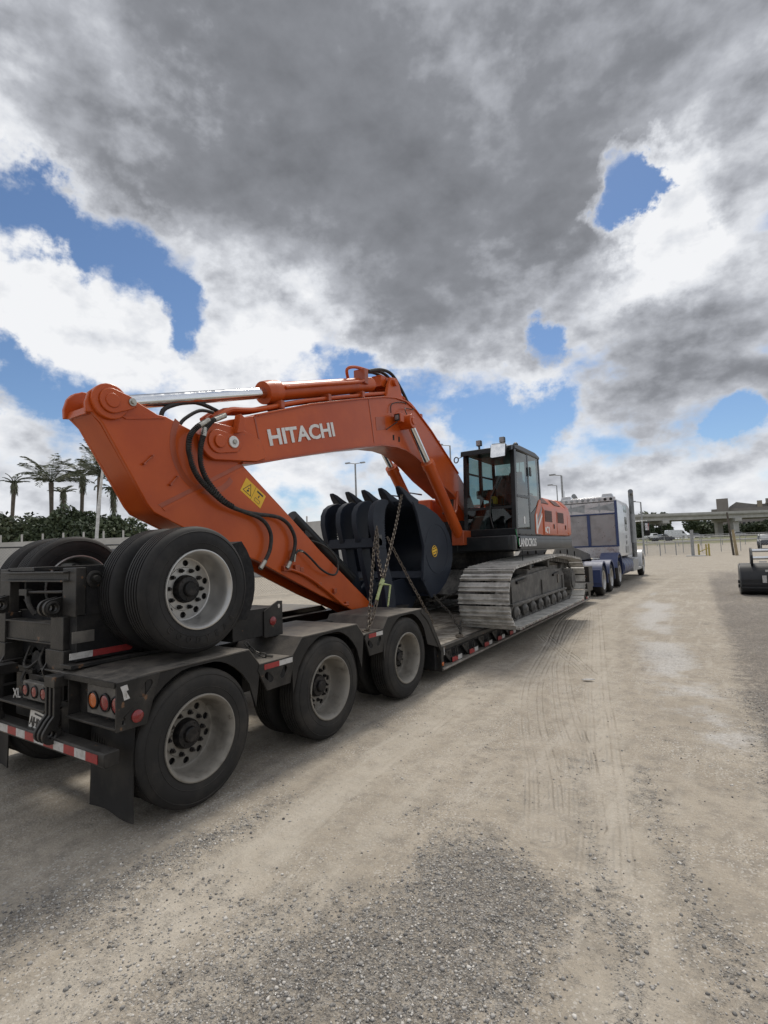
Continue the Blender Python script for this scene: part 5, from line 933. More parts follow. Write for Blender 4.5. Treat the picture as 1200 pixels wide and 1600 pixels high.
for s in (1, -1):
    x0, x1 = sorted((XC+s*0.60, XC+s*1.26))
    for yc, r_, z_ in ((19.25,0.66,0.53),(20.85,0.66,0.53),(22.95,0.80,0.62)):
        aa = np.linspace(R(197), R(-12), 18) if yc < 20 else np.linspace(R(165), R(-8), 16)
        f = MB().prism([(yc+r_*math.cos(a), z_+r_*math.sin(a)) for a in aa]+[(yc+(r_-0.02)*math.cos(a), z_+(r_-0.02)*math.sin(a)) for a in aa[::-1]], x0, x1).build('rear_fender', M['blue'], TK)
        MB().prism([(yc+(r_+0.004)*math.cos(a), z_+(r_+0.004)*math.sin(a)) for a in aa]+[(yc+(r_-0.06)*math.cos(a), z_+(r_-0.06)*math.sin(a)) for a in aa[::-1]], *sorted((XC+s*1.255, XC+s*1.275))).build('fender_lip', M['blue'], f)
    MB().box(x0, x1, 18.55, 18.62, 0.46, 0.92).build('mud_guard', M['blue'], TK, bevel=0.01)
    MB().cyl((XC+s*0.88,24.25,0.76), (XC+s*0.88,27.2,0.76), 0.40, 32).build('fuel_tank', M['blue'], TK, bevel=0.03)
    for yy in (24.7, 25.6, 26.5): MB().lathe([(-0.03,0.403),(-0.03,0.412),(0.03,0.412),(0.03,0.403)], (XC+s*0.88,yy,0.76), (0,1,0), 32).build('tank_strap', M['galv'], TK)
    MB().box(*sorted((XC+s*0.75, XC+s*1.25)), 27.3, 29.4, 0.42, 1.0).build('battery_box', M['galv'], TK, bevel=0.02)
    st = MB().tube(spline([(XC+s*1.30,27.7,1.1),(XC+s*1.30,27.7,2.0),(XC+s*1.30,27.7,3.2),(XC+s*1.30,27.7,4.05),(XC+s*1.31,27.62,4.22),(XC+s*1.33,27.45,4.30)], 5), 0.115, 18).build('exhaust_stack', mat('stack_steel', (0.16,0.165,0.165), 0.35, 0.7), TK)
    MB().lathe([(-0.7,0.13),(0.7,0.13)], (XC+s*1.30,27.7,2.5), (0,0,1), 20).build('heat_shield', M['galv'], st)
    mi = MB().box(*sorted((XC+s*1.62, XC+s*1.86)), 29.6, 29.72, 2.15, 2.85).build('mirror', M['hub'], TK, bevel=0.03)
    MB().box(*sorted((XC+s*1.66, XC+s*1.82)), 29.594, 29.599, 2.42, 2.78).build('mirror_glass', M['chrome'], mi); MB().tube([(XC+s*1.2,29.7,2.9),(XC+s*1.74,29.66,2.9),(XC+s*1.74,29.66,2.0),(XC+s*1.2,29.7,2.0)], 0.02, 6).build('mirror_bracket', M['galv'], TK)
def ybox(n, x0, x1, y0, y1, z0, z1, m, p=None, b_=0.0): return MB().box(x0, x1, y0, y1, z0, z1).build(n, M[m], p or TK, bevel=b_)
slp = MB().prism([(XC-1.2,1.22),(XC-1.22,3.45),(XC-1.12,3.72),(XC-0.9,3.82),(XC+0.9,3.82),(XC+1.12,3.72),(XC+1.22,3.45),(XC+1.2,1.22)], 23.55, 27.4, 'y').build('sleeper', M['truckwhite'], TK, bevel=0.05)
for s in (1, -1):
    sd_ = 1.215*s; ybox('side_window', *sorted((XC+sd_, XC+sd_+0.012*s)), 25.6, 26.2, 2.35, 2.98, 'darkglass', slp); ybox('side_window', *sorted((XC+sd_, XC+sd_+0.012*s)), 25.4, 26.3, 3.2, 3.5, 'darkglass', slp)
    ybox('door_print', *sorted((XC+sd_, XC+sd_+0.01*s)), 25.7, 26.1, 2.0, 2.15, 'galv', slp); ybox('door_print', *sorted((XC+sd_, XC+sd_+0.01*s)), 25.7, 26.1, 1.75, 1.9, 'galv', slp); ybox('storage_door', *sorted((XC+sd_, XC+sd_+0.01*s)), 25.5, 26.4, 1.35, 1.65, 'galv', slp)
MB().prism([(27.4,1.25),(27.4,3.65),(28.4,3.55),(29.0,3.2),(29.7,2.35),(29.7,1.25)], XC-1.1, XC+1.1).build('cab', M['truckwhite'], TK, bevel=0.06)
MB().prism([(28.55,2.35),(29.45,2.30),(28.98,3.05),(28.55,3.2)], XC+1.10, XC+1.112).build('cab_window', M['darkglass'], TK)
MB().prism([(29.7,1.0),(29.7,2.2),(32.3,1.95),(32.7,1.6),(32.7,0.9),(32.4,0.9)], XC-0.75, XC+0.75).build('hood', M['truckwhite'], TK, bevel=0.08)
for s in (1, -1):
    aa = np.linspace(R(185), R(-5), 18); MB().prism([(31.6+0.74*math.cos(a), 0.56+0.86*math.sin(a)) for a in aa]+[(31.6+0.62*math.cos(a), 0.56+0.66*math.sin(a)) for a in aa[::-1]], *sorted((XC+s*0.70, XC+s*1.26))).build('front_fender', M['truckwhite'], TK, bevel=0.03)
    MB().box(*sorted((XC+s*0.8, XC+s*1.25)), 29.4, 30.9, 0.42, 0.52).build('cab_step', M['galv'], TK)
ybox('bumper', XC-1.2, XC+1.2, 32.6, 32.8, 0.4, 0.85, 'galv', None, 0.03)
# headache rack behind the sleeper
rk = MB().box(XC-1.16, XC+1.22, 23.36, 23.42, 1.20, 1.66).build('headache_rack', M['rack'], TK, bevel=0.006)
for x0, x1, z0, z1, mm in ((XC-1.10,XC+0.02,1.72,3.02,'rackbrown'),(XC+0.14,XC+1.12,1.72,3.02,'rackbrown'),(XC-1.10,XC+1.16,3.09,3.55,'rack')): ybox('rack_panel', x0, x1, 23.38, 23.41, z0, z1, mm, rk)
for x0, x1, z0, z1 in ((XC-1.18,XC-1.10,1.66,3.60),(XC+0.02,XC+0.14,1.70,3.04),(XC+1.14,XC+1.24,1.66,3.60),(XC-1.10,XC+1.14,3.03,3.085),(XC-1.10,XC+1.14,1.66,1.715)): ybox('rack_bar', x0, x1, 23.34, 23.43, z0, z1, 'blue', rk)
for cx in (XC-0.62, XC+0.55):
    MB().prism([(cx-0.58,3.32),(cx-0.05,3.40),(cx,3.54),(cx+0.05,3.40),(cx+0.58,3.50),(cx+0.56,3.14),(cx+0.05,3.25),(cx,3.11),(cx-0.05,3.25)], 23.372, 23.378, 'y').build('rack_star', M['galv'], rk)
ybox('light_bar', XC-1.16, XC+1.20, 23.35, 23.47, 3.585, 3.76, 'rack', rk, 0.01)
for i in range(10):
    cx = XC-1.02+i*0.228; MB().lathe([(0,0.062),(0.012,0.062),(0.014,0.050),(0.018,0.001)], (cx,23.35,3.675), (0,-1,0), 16).build('rack_light', M['hub'] if i in (8, 9) else M['galv'], rk)
for cx in (XC-0.85, XC+0.85): MB().prism([(cx-0.24,3.78),(cx-0.18,3.93),(cx+0.18,3.93),(cx+0.24,3.78)], 23.6, 23.9, 'y').build('roof_lamp', M['truckwhite'], TK, bevel=0.01)
MB().tube([(XC-1.0,24,3.8),(XC-1.0,24,4.25)], 0.008, 5).build('antenna', M['black'], TK)
MB().box(XC-0.5, XC+0.5, 19.6, 20.6, 1.02, 1.15).build('fifth_wheel', M['frame'], TK)

# ------------------------------------------------------------------ digging bucket standing on the ground
M['bkblack'] = mat('black_bucket_paint', (0.008,0.009,0.011), 0.5, 0, (0.013,0.014,0.016), 2, dust=(0.09,0.085,0.08), damt=0.2)
GB = thing('digging_bucket', 'black digging bucket with shiny pins standing on the gravel', 'bucket', (1.5, 20.5, 0))
bx0, bx1 = 0.72, 2.15
sh = [(20.72,0.96),(20.35,0.94),(20.12,0.80),(20.02,0.58),(20.0,0.34),(20.08,0.12),(20.3,0.02),(20.9,0.005),(21.3,0.04)]
MB().prism(sh+[(p[0]+0.03, p[1]+0.03) for p in sh[::-1]], bx0, bx1).build('shell', M['bkblack'], GB, bevel=0.006)
for xa, xb, mm in ((bx0-0.03,bx0+0.01,'charcoal'),(bx1-0.01,bx1+0.03,'bkblack')): MB().prism([(p[0]-0.015, p[1]) for p in sh]+[(21.25,0.30),(21.0,0.75)], xa, xb).build('side_plate', M[mm], GB, bevel=0.01)
for zz in (0.22, 0.34, 0.46): MB().box(bx0, bx1, 19.985, 20.02, zz, zz+0.05).build('wear_strip', M['bkblack'], GB)
for xx in (1.02, 1.72): MB().plate([(20.75,0.94),(20.28,0.92),(20.13,0.98),(20.02,1.12),(20.03,1.26),(20.15,1.36),(20.22,1.44),(20.36,1.50),(20.50,1.46),(20.60,1.20)], [circ(20.14,1.17,0.03),circ(20.36,1.40,0.03)], xx, xx+0.06).build('ear', M['bkblack'], GB, bevel=0.01)
for yy, zz in ((20.14,1.17),(20.36,1.40)): MB().cyl((1.08,yy,zz), (1.72,yy,zz), 0.05, 20).build('pin', M['chrome'], GB)
for i in range(2): MB().box(bx0-0.075, bx0-0.03, 20.25, 20.5, 0.22+i*0.14, 0.32+i*0.14).build('side_cutter', M['bkblack'], GB)
for (x0, x1, z0, z1) in ((1.22,1.42,1.03,1.07),(1.36,1.44,0.74,0.80),(1.27,1.38,0.40,0.62)): MB().prism([(20.0,z0),(20.0,z1),(19.94+0.1*max(0,z1-0.6),z1),(19.94+0.1*max(0,z0-0.6),z0)], x0, x1).build('white_tag', M['white_tape'], GB)

# ------------------------------------------------------------------ tie-down chains
def link_mesh(m, pitch=0.052, w=0.036, r=0.0068):
    pts = []; L2_ = pitch*0.62
    for i in range(10):
        a = 2*math.pi*i/10; pts.append(Vector(((L2_-w/2)*(1 if math.cos(a) > 0 else -1)*(abs(math.cos(a)) > 0.01)+w/2*math.cos(a), w/2*math.sin(a), 0)))
    mb = MB(); n = len(pts); m_ = 5; vs_ = []
    for i, p in enumerate(pts):
        t = (pts[(i+1)%n]-pts[i-1]).normalized(); nn = Vector((t.y, -t.x, 0)); vs_ += [p+nn*r*math.cos(2*math.pi*k/m_)+Vector((0,0,1))*r*math.sin(2*math.pi*k/m_) for k in range(m_)]
    return vs_, [(i*m_+k, i*m_+(k+1)%m_, ((i+1)%n)*m_+(k+1)%m_, ((i+1)%n)*m_+k) for i in range(n) for k in range(m_)]
LV, LF = link_mesh(None)
def chain(label, pts, sag=0.0, m='chain', pitch=0.052):
    P = [Vector(p) for p in pts]; q = []
    for a, b_ in zip(P[:-1], P[1:]):
        for k in range(12): t = k/12; v = a.lerp(b_, t); v.z -= sag*4*t*(1-t); q.append(v)
    q.append(P[-1]); L_ = [0]
    for a, b_ in zip(q[:-1], q[1:]): L_.append(L_[-1]+(b_-a).length)
    n = max(2, int(L_[-1]/pitch)); mb = MB()
    for i in range(n):
        t = L_[-1]*(i+0.5)/n; k = min(max(int(np.searchsorted(L_, t, side='right'))-1, 0), len(q)-2); f = (t-L_[k])/max(L_[k+1]-L_[k], 1e-9); c = q[k].lerp(q[k+1], f); d = (q[k+1]-q[k]).normalized()
        u = d.orthogonal().normalized(); w = d.cross(u); a = R(45) if i % 2 else R(135); u2 = u*math.cos(a)+w*math.sin(a); w2 = d.cross(u2)
        mb.add([c+d*v.x+u2*v.y+w2*v.z for v in LV], LF)
    o = mb.build('tie_down_chain', M[m]); o['kind'] = 'stuff' if False else ''; del o['kind']
    return tag(o, label, 'chain', 'chains tying down the bucket')
chain('rusty chain hanging straight from thumb tine to fender bracket', [(-3.80,5.80,2.12),(-3.70,5.55,1.80),(-3.28,4.76,0.93)])
chain('short rusty chain slanting from thumb tine to the green binder', [(-3.80,5.80,2.06),(-3.62,5.52,1.72),(-3.35,5.20,1.46)])
chain('rusty chain running from rightmost bucket tooth down to the green binder', [(-3.84,6.56,2.62),(-3.60,5.95,2.10),(-3.35,5.22,1.47)])
chain('rusty chain crossing in front of the bucket mouth and running behind the fender', [(-3.78,6.02,1.98),(-3.62,6.15,1.55),(-3.45,6.25,1.15),(-3.40,6.55,0.75)], 0.01)
chain('dark chain from bucket heel down to the wooden deck', [(-3.70,7.20,1.08),(-3.60,7.5,0.80),(-3.46,7.62,0.50)], 0.02, 'chain_dark')
chain('dark chain slack between bucket heel and the crawler track', [(-3.86,7.36,0.98),(-3.80,7.85,1.0),(-3.72,8.4,1.13)], 0.03, 'chain_dark')
chain('short chain below the green binder hooked to fender bracket', [(-3.33,5.02,1.22),(-3.31,4.92,1.07),(-3.27,4.74,0.92)])
chain('short dark chain lying in the valley between first two fenders', [(-3.55,3.22,1.02),(-3.45,3.26,0.93),(-3.33,3.33,0.90)], 0.01, 'chain_dark')
bd = thing('chain_binder', 'pale green ratchet binder joining chains beside the bucket', 'chain binder', (-3.34,5.1,1.2), 'chain binders')
MB().cyl((-3.35,5.20,1.46), (-3.33,5.02,1.22), 0.020, 12).cyl((-3.35,5.20,1.44), (-3.345,5.14,1.38), 0.028, 12).build('barrel', M['binder'], bd)
MB().tube([(-3.345,5.16,1.40),(-3.26,5.22,1.38),(-3.24,5.12,1.14)], [0.014,0.013,0.011], 8).build('handle', M['binder'], bd)
MB().torus((-3.35,5.21,1.48), (1,0.4,0), 0.030, 0.010, 14, 6).torus((-3.335,5.03,1.20), (1,0.2,0), 0.028, 0.010, 14, 6).build('hook', M['chain'], bd)
b2 = thing('chain_binder', 'dark ratchet binder lying on the wooden deck near the track', 'chain binder', (-3.4,7.6,DZ), 'chain binders')
MB().cyl((-3.46,7.62,0.52), (-3.38,7.40,0.475), 0.022, 10).cyl((-3.47,7.60,0.55), (-3.50,7.72,0.62), 0.016, 8).build('barrel', M['chain_dark'], b2)
MB().torus((-3.36,7.33,0.458), (0,0,1), 0.05, 0.013, 16, 6).torus((-3.31,7.24,0.457), (0,0,1), 0.055, 0.011, 16, 6).build('hook', M['chain'], b2)
ring = MB().torus((-3.29,4.74,0.905), (0.2,0,1), 0.045, 0.010, 18, 6).build('lashing_ring', M['chain'], T)
# ------------------------------------------------------------------ vegetation
def leafmat(name, c1, c2, c3):
    m = bpy.data.materials.new(name); m.use_nodes = True; N_, L_ = m.node_tree.nodes, m.node_tree.links; b_ = N_['Principled BSDF']; b_.inputs['Roughness'].default_value = 0.6
    a_ = N_.new('ShaderNodeAttribute'); a_.attribute_name = 'tone'; r_ = N_.new('ShaderNodeValToRGB'); r_.color_ramp.elements[0].color = (*c1, 1); r_.color_ramp.elements[1].color = (*c3, 1); r_.color_ramp.elements.new(0.5).color = (*c2, 1)
    L_.new(a_.outputs['Fac'], r_.inputs[0]); L_.new(r_.outputs[0], b_.inputs['Base Color']); return m
M['leaf'] = leafmat('tree_foliage', (0.034,0.048,0.024), (0.062,0.084,0.040), (0.110,0.132,0.066))
M['leaf2'] = leafmat('olive_foliage', (0.042,0.056,0.030), (0.080,0.098,0.050), (0.135,0.150,0.080))
M['palm'] = leafmat('palm_frond', (0.055,0.066,0.038), (0.090,0.105,0.060), (0.15,0.155,0.095))
M['bark'] = mat('bark', (0.085,0.070,0.055), 0.9, 0, (0.14,0.12,0.095), 3)
M['palmbark'] = mat('palm_bark', (0.105,0.088,0.070), 0.9, 0, (0.17,0.145,0.115), 2, bump=0.4, bscale=8)
def quads_mesh(name, c, u, v, tone, m):
    """leaf quads: centres c, half axes u and v"""
    n = len(c); P = np.stack([c-u-v*0.4, c+u*0.1-v, c+u, c+u*0.1+v], 1); me_ = bpy.data.meshes.new(name)
    me_.vertices.add(n*4); me_.vertices.foreach_set('co', P.astype(np.float32).ravel()); me_.loops.add(n*4); me_.loops.foreach_set('vertex_index', np.arange(n*4, dtype=np.int32))
    me_.polygons.add(n); me_.polygons.foreach_set('loop_start', np.arange(0, n*4, 4, dtype=np.int32)); me_.update(); me_.validate()
    a_ = me_.attributes.new('tone', 'FLOAT', 'POINT'); a_.data.foreach_set('value', np.repeat(np.clip(tone, 0, 1), 4).astype(np.float32)); me_.materials.append(m); return me_
def unit(v): return v/np.maximum(np.linalg.norm(v, axis=-1, keepdims=True), 1e-9)
def crown(r, cen, rad, n, leaf, lobes=9):
    cs, ks = [], []
    lc = unit(r.normal(size=(lobes, 3)))*r.uniform(0.3, 0.75, (lobes, 1)); lc[:, 2] = np.abs(lc[:, 2])*0.9-0.25; lr = r.uniform(0.30, 0.52, lobes); sel = r.integers(0, lobes, n)
    p = lc[sel]+unit(r.normal(size=(n, 3)))*(lr[sel][:, None]*r.uniform(0.55, 1.08, (n, 1))**0.6)
    lt_ = r.uniform(0.15, 0.75, lobes); tone = lt_[sel]+r.normal(0, 0.16, n)
    c = np.array(cen)+p*np.array(rad); u = unit(r.normal(size=(n, 3))); w = unit(np.cross(u, r.normal(size=(n, 3)))); s = leaf*r.uniform(0.6, 1.5, (n, 1))
    return c, u*s, w*s*0.5, tone
def tree(name, label, base, h, rad, th, n, leaf, seed, m='leaf', group=None, cat='tree', scatter=True):
    r = np.random.default_rng(seed); t = thing(name, label, cat, base, group); bx_, by_, bz_ = base
    c, u, v, tn = crown(r, (bx_, by_, bz_+th+(h-th)*0.45), (rad, rad, (h-th)*0.62), n, leaf)
    place('crown', quads_mesh('crown', c, u, v, tn, M[m]), t)
    tr = MB().tube([(bx_,by_,bz_-0.2),(bx_+0.05*rad,by_,bz_+th*0.6),(bx_+0.02*rad,by_+0.03*rad,bz_+th+(h-th)*0.5)], [0.05*h,0.035*h,0.012*h], 8)
    for k in range(5):
        a = 2*math.pi*k/5+r.uniform(0, 1); tr.tube([(bx_+0.03*rad,by_,bz_+th*0.7),(bx_+0.5*rad*math.cos(a),by_+0.5*rad*math.sin(a),bz_+th+(h-th)*0.5)], [0.02*h,0.006*h], 6)
    tr.build('trunk', M['bark'], t); return t
def palm(label, base, h, fl, nf, seed, wind=(0.25,0.1), droop=1.0, shag=0.0):
    r = np.random.default_rng(seed); t = thing('palm_tree', label, 'palm tree', base, 'palms behind the concrete wall'); b0 = Vector(base); lean = r.uniform(-0.25, 0.25, 2)
    pts = [b0+Vector((lean[0]*k*k, lean[1]*k*k, h*k)) for k in np.linspace(0, 1, 9)]; top = pts[-1]
    MB().tube(pts, [0.26-0.05*k+0.02*math.sin(5*k) for k in range(3)]+[0.20]*4+[0.22,0.26], 10).build('trunk', M['palmbark'], t)
    C_, U_, V_, T_ = [], [], [], []; stems = MB()
    for f in range(nf):
        az_ = 2*math.pi*f/nf+r.uniform(-0.25, 0.25); el = r.uniform(0.42, 1.48); ln = fl*r.uniform(0.8, 1.1); hd = np.array([math.cos(az_), math.sin(az_)]); p = np.array(top[:]); path = [p.copy()]; e = el
        for k in range(12):
            e -= (0.028+0.010*k)*droop; d_ = np.array([hd[0]*math.cos(e)+wind[0]*k/12, hd[1]*math.cos(e)+wind[1]*k/12, math.sin(e)]); d_ /= np.linalg.norm(d_); p = p+d_*ln/12; path.append(p.copy())
        stems.tube([Vector(q) for q in path[::2]], [0.035,0.03,0.025,0.02,0.015,0.01,0.006], 4)
        path = np.array(path); tt = r.uniform(0.10, 1.0, 62); ii = np.clip((tt*12).astype(int), 0, 11); fr_ = (tt*12-ii)[:, None]; cpt = path[ii]*(1-fr_)+path[ii+1]*fr_; tan = unit(path[ii+1]-path[ii]); side = unit(np.cross(tan, np.array([0, 0, 1.0])))
        sg = np.where(r.random(62) < 0.5, -1, 1)[:, None]; dr = unit(side*sg*0.8+tan*0.75+np.array([0, 0, -0.35])+r.normal(0, 0.12, (62, 3))); L3 = (0.20*fl*np.sin(np.clip(tt, 0.08, 0.97)*math.pi)**0.5)[:, None]
        C_.append(cpt+dr*L3*0.5); U_.append(dr*L3*0.55); V_.append(unit(np.cross(dr, tan))*0.035); T_.append(np.clip(r.normal(0.5, 0.2)+r.normal(0, 0.1, 62), 0, 1))
    if shag:
        n = 160; k = r.uniform(0, 1, n)**1.5; a = r.uniform(0, 6.28, n); dr = np.stack([np.cos(a)*0.35, np.sin(a)*0.35, -np.ones(n)], -1); C_.append(np.array(top[:])+np.stack([np.cos(a)*0.3, np.sin(a)*0.3, -k*shag], -1)); U_.append(unit(dr)*0.45); V_.append(np.stack([-np.sin(a), np.cos(a), np.zeros(n)], -1)*0.05); T_.append(r.uniform(0.6, 1.0, n))
    place('crown', quads_mesh('crown', np.concatenate(C_), np.concatenate(U_), np.concatenate(V_), np.concatenate(T_), M['palm']), t); stems.build('frond_stems', M['palm'], t)['kind'] = 'stuff'; return t
palm('small stubby palm, leftmost in the photo', (-68.5,26.9,0), 11.2, 1.6, 12, 1, shag=1.2)
palm('full-crowned palm with wide windswept fronds, second from the left', (-59.1,27.0,0), 10.4, 4.3, 24, 2, (0.30,0.12))
palm('short ragged palm peeking between the two biggest palms', (-65.4,31.3,0), 10.2, 1.8, 12, 3, shag=1.6)
palm('slim palm whose crown overlaps its right neighbour, left of the white pole', (-59.5,30.2,0), 11.4, 2.8, 16, 4, (-0.2,-0.1), shag=1.8)
palm('big palm directly behind the white leaning pole', (-51.9,27.9,0), 10.3, 4.2, 26, 5, (0.3,0.15))
palm('drooping shaggy palm just left of the raised arm', (-53.6,30.6,0), 9.4, 2.4, 16, 6, (0.2,0.1), 2.2, shag=2.6)
for i, (x, y, hh, rr) in enumerate(((-60.5,20.6,8.2,3.0),(-57.0,22.5,7.4,2.7),(-54.5,24.2,6.9,2.4),(-52.3,25.6,7.5,2.6),(-50.0,27.0,7.0,2.3),(-47.8,28.6,5.6,2.2),(-45.7,30.0,5.0,2.0),(-43.6,31.5,4.8,2.0))):
    tree('bushy_tree', ('tallest leafy tree at the far left edge behind the wall','pale leafy tree beside the leftmost palm','dense dark tree left of the biggest palm','dark rounded tree below the big palm crowns','dark tree between the palms and the white pole','low bushy tree just right of the white pole','low bushy tree under the raised excavator arm','lowest bushy tree partly hidden by the excavator arm')[i], (x,y,0), hh*1.16, rr*1.2, 1.0, 6500, 0.21, 40+i, 'leaf2' if i in (0,1,6) else 'leaf', 'trees behind the concrete wall')
# ------------------------------------------------------------------ concrete wall, white pole and chain-link fence on the left
wp = [(-66,-8,3.9),(-44.5,16.8,3.44),(-38.0,23.2,3.60),(-31.8,36.6,4.80),(-25,52,6.4)]
mbw = MB(); k = len(wp)
vs_ = []
for (x, y, z) in wp: d = Vector((0.93,-0.36,0))*0.18; vs_ += [(x-d.x,y-d.y,0),(x+d.x,y+d.y,0),(x+d.x,y+d.y,z),(x-d.x,y-d.y,z)]
fs = [(0,1,2,3),(4*k-4,4*k-1,4*k-2,4*k-3)]+[(4*i+j,4*i+(j+1)%4,4*i+4+(j+1)%4,4*i+4+j) for i in range(k-1) for j in range(4)]
wall = tag(mbw.add(vs_, fs).build('concrete_wall', M['concrete']), 'long pale concrete roadside wall running below the palms', 'wall')
for i, f in enumerate(np.linspace(0.02, 0.98, 26)):
    t = f*(k-1); a = min(int(t), k-2); q = Vector(wp[a]).lerp(Vector(wp[a+1]), t-a); MB().box(q.x-0.05, q.x+0.05, q.y-0.05, q.y+0.05, q.z, q.z+0.55).build('wall_stake', M['concrete'], wall)
tag(MB().tube([(-45.66,24.28,0),(-45.1,24.35,6.5),(-44.55,24.42,10.2)], [0.16,0.13,0.10], 12).build('white_pole', mat('white_pole_paint', (0.55,0.55,0.54), 0.5)), 'slender white leaning pole in front of the palms', 'pole')
def fence_line(name, label, cat, A, B_, h, npost, pm, wirem, sp, wr, rail=0.03, pr_=0.035, group=None):
    A, B_ = Vector(A), Vector(B_); t = thing(name, label, cat, A, group); d = (B_-A); Ln = d.length; d = d/Ln
    for i in range(npost): p = A+d*(Ln*i/(npost-1)); MB().cyl(p, p+Vector((0,0,h+0.03)), pr_, 10).build('post', M[pm], t)
    MB().cyl(A+Vector((0,0,h)), B_+Vector((0,0,h)), rail, 8).build('top_rail', M[pm], t)
    if wr:
        w = MB(); n = int(Ln/sp)+int(h/sp)
        for i in range(-int(h/sp), int(Ln/sp)+1):
            for sgn in (1, -1):
                a0 = i*sp if sgn > 0 else i*sp+h; a1 = a0+sgn*h; z0, z1 = 0.05, h; 
                lo, hi = max(0, min(a0, a1)), min(Ln, max(a0, a1))
                if hi-lo < 0.02: continue
                zz = lambda s_: z0+(z1-z0)*(s_-a0)/(a1-a0)
                w.cyl(A+d*lo+Vector((0,0,zz(lo))), A+d*hi+Vector((0,0,zz(hi))), wr, 3, cap=False)
        o = w.build('wire_mesh', M[wirem], t, smooth=0); o['kind'] = 'stuff'
    return t
M['fencedark'] = mat('dark_fence_paint', (0.03,0.032,0.034), 0.5)
fence_line('chain_link_fence', 'dark chain link fence at far left behind the folded axle wheels', 'fence', (-27.5,3.2,0), (-16.2,17.9,0), 2.45, 7, 'fencedark', 'galv', 0.11, 0.004)
# ------------------------------------------------------------------ far right: gate, bollards, leaning pole
fence_line('chain_link_gate', 'wide chain link gate left of the grey gate post', 'gate', (-6.9,69.8,0.1), (-1.95,70.4,0.15), 1.55, 4, 'galv', 'galv', 0.16, 0.006, 0.035, 0.05)
fence_line('chain_link_fence', 'far chain link fence behind the right gate opening', 'fence', (-7.5,79,0.25), (16,84,0.25), 2.3, 12, 'galv', 'galv', 0.30, 0.006, 0.03, 0.04)
tag(MB().cyl((-1.89,70.2,0), (-1.87,70.1,3.0), 0.17, 16).cyl((-1.87,70.1,3.0), (-1.87,70.1,3.06), 0.19, 16).build('gate_post', M['galv']), 'thick grey steel gate post beside the yellow bollards', 'gate post')
M['yel'] = mat('faded_yellow_paint', (0.42,0.33,0.075), 0.6, 0, (0.34,0.27,0.08), 3)
by = thing('yellow_barrier', 'low yellow pipe barrier beside the grey gate post', 'barrier', (-0.8,71,0))
for xx in (-1.30,-0.28): MB().cyl((xx,70.9,0), (xx,70.9,1.40), 0.10, 12).build('post', M['yel'], by)
MB().cyl((-0.55,70.95,0), (-0.55,70.95,1.35), 0.08, 12).build('post', M['yel'], by); MB().tube([(-1.30,70.9,0.45),(-0.28,70.9,0.95)], 0.05, 8).build('brace', M['yel'], by)
wpz = thing('wooden_pole', 'leaning brown pole with pale timber splint right of the gate', 'pole', (2.25,70.4,0))
MB().tube([(2.05,70.6,0),(1.75,70.5,4.9)], [0.12,0.09], 10).build('shaft', mat('creosote_wood', (0.075,0.065,0.055), 0.85), wpz); MB().tube([(2.35,70.3,0),(2.15,70.3,2.9)], [0.16,0.13], 10).build('splint', mat('pale_timber', (0.28,0.22,0.13), 0.85), wpz)
tag(MB().box(-2.6,-0.6,69.6,70.9,-0.05,0.10).build('concrete_pad', M['concrete'], bevel=0.05), 'low concrete pad around the gate post foot', 'concrete pad')
# ------------------------------------------------------------------ vehicles far away
M['carwhite'] = mat('white_car_paint', (0.62,0.63,0.65), 0.3, 0, coat=0.4); M['cardark'] = mat('dark_car_paint', (0.018,0.022,0.032), 0.25, 0, coat=0.5); M['cargrey'] = mat('silver_car_paint', (0.30,0.31,0.33), 0.3, 0.3, coat=0.4)
def vehicle(name, label, cat, loc, rz, prof, wins, w, wheels, r, m, group='vehicles on the far road'):
    mw = Matrix.Translation(loc) @ Matrix.Rotation(rz, 4, 'Z'); t = place(name, None, None, mw); tag(t, label, cat, group)
    b_ = place('body', MB().prism(prof, -w/2, w/2).mesh('body', M[m]), t, mw); bev(b_, 0.06)
    for q in wins:
        for s in (1, -1): place('window', MB().prism(q, *sorted((s*w/2, s*(w/2+0.012)))).mesh('window', M['darkglass']), t, mw)
    for y in wheels:
        for s in (1, -1): place('wheel', MB().cyl((s*(w/2-0.22),y,r), (s*(w/2+0.01),y,r), r, 20).mesh('wheel', M['rubber']), t, mw)
    return t, mw
VAN = [(-2.9,0.35),(-2.95,0.9),(-2.85,2.5),(-2.6,2.65),(1.5,2.65),(2.0,2.45),(2.6,1.45),(2.95,1.25),(3.0,0.5),(2.9,0.35)]
PICK = [(-2.8,0.45),(-2.85,1.1),(-0.6,1.12),(-0.45,1.75),(0.0,1.88),(0.9,1.86),(1.5,1.2),(2.7,1.08),(2.85,0.8),(2.8,0.45)]
CAR = [(-2.2,0.3),(-2.3,0.85),(-1.6,1.0),(-0.9,1.42),(0.5,1.45),(1.2,0.98),(2.2,0.82),(2.3,0.5),(2.2,0.3)]
rzv = math.atan2(22, 15)-math.pi
vehicle('cargo_van', 'white high roof cargo van on the road under the overpass', 'van', (-9.2,183.5,2.70), R(-60), VAN, [[(1.55,1.5),(1.55,2.3),(1.9,2.25),(2.4,1.5)]], 2.1, (-1.9,1.9), 0.38, 'carwhite')
vehicle('pickup_truck', 'white pickup truck just left of the cargo van', 'pickup truck', (-15.2,180.0,2.70), R(-60), PICK, [[(-0.35,1.2),(-0.35,1.7),(0.85,1.72),(1.25,1.2)]], 1.95, (-1.7,1.75), 0.40, 'carwhite')
vehicle('pickup_truck', 'dark pickup truck below the cargo van', 'pickup truck', (-10.5,147.5,1.82), R(-60), PICK, [[(-0.35,1.2),(-0.35,1.7),(0.85,1.72),(1.25,1.2)]], 1.95, (-1.7,1.75), 0.40, 'cardark')
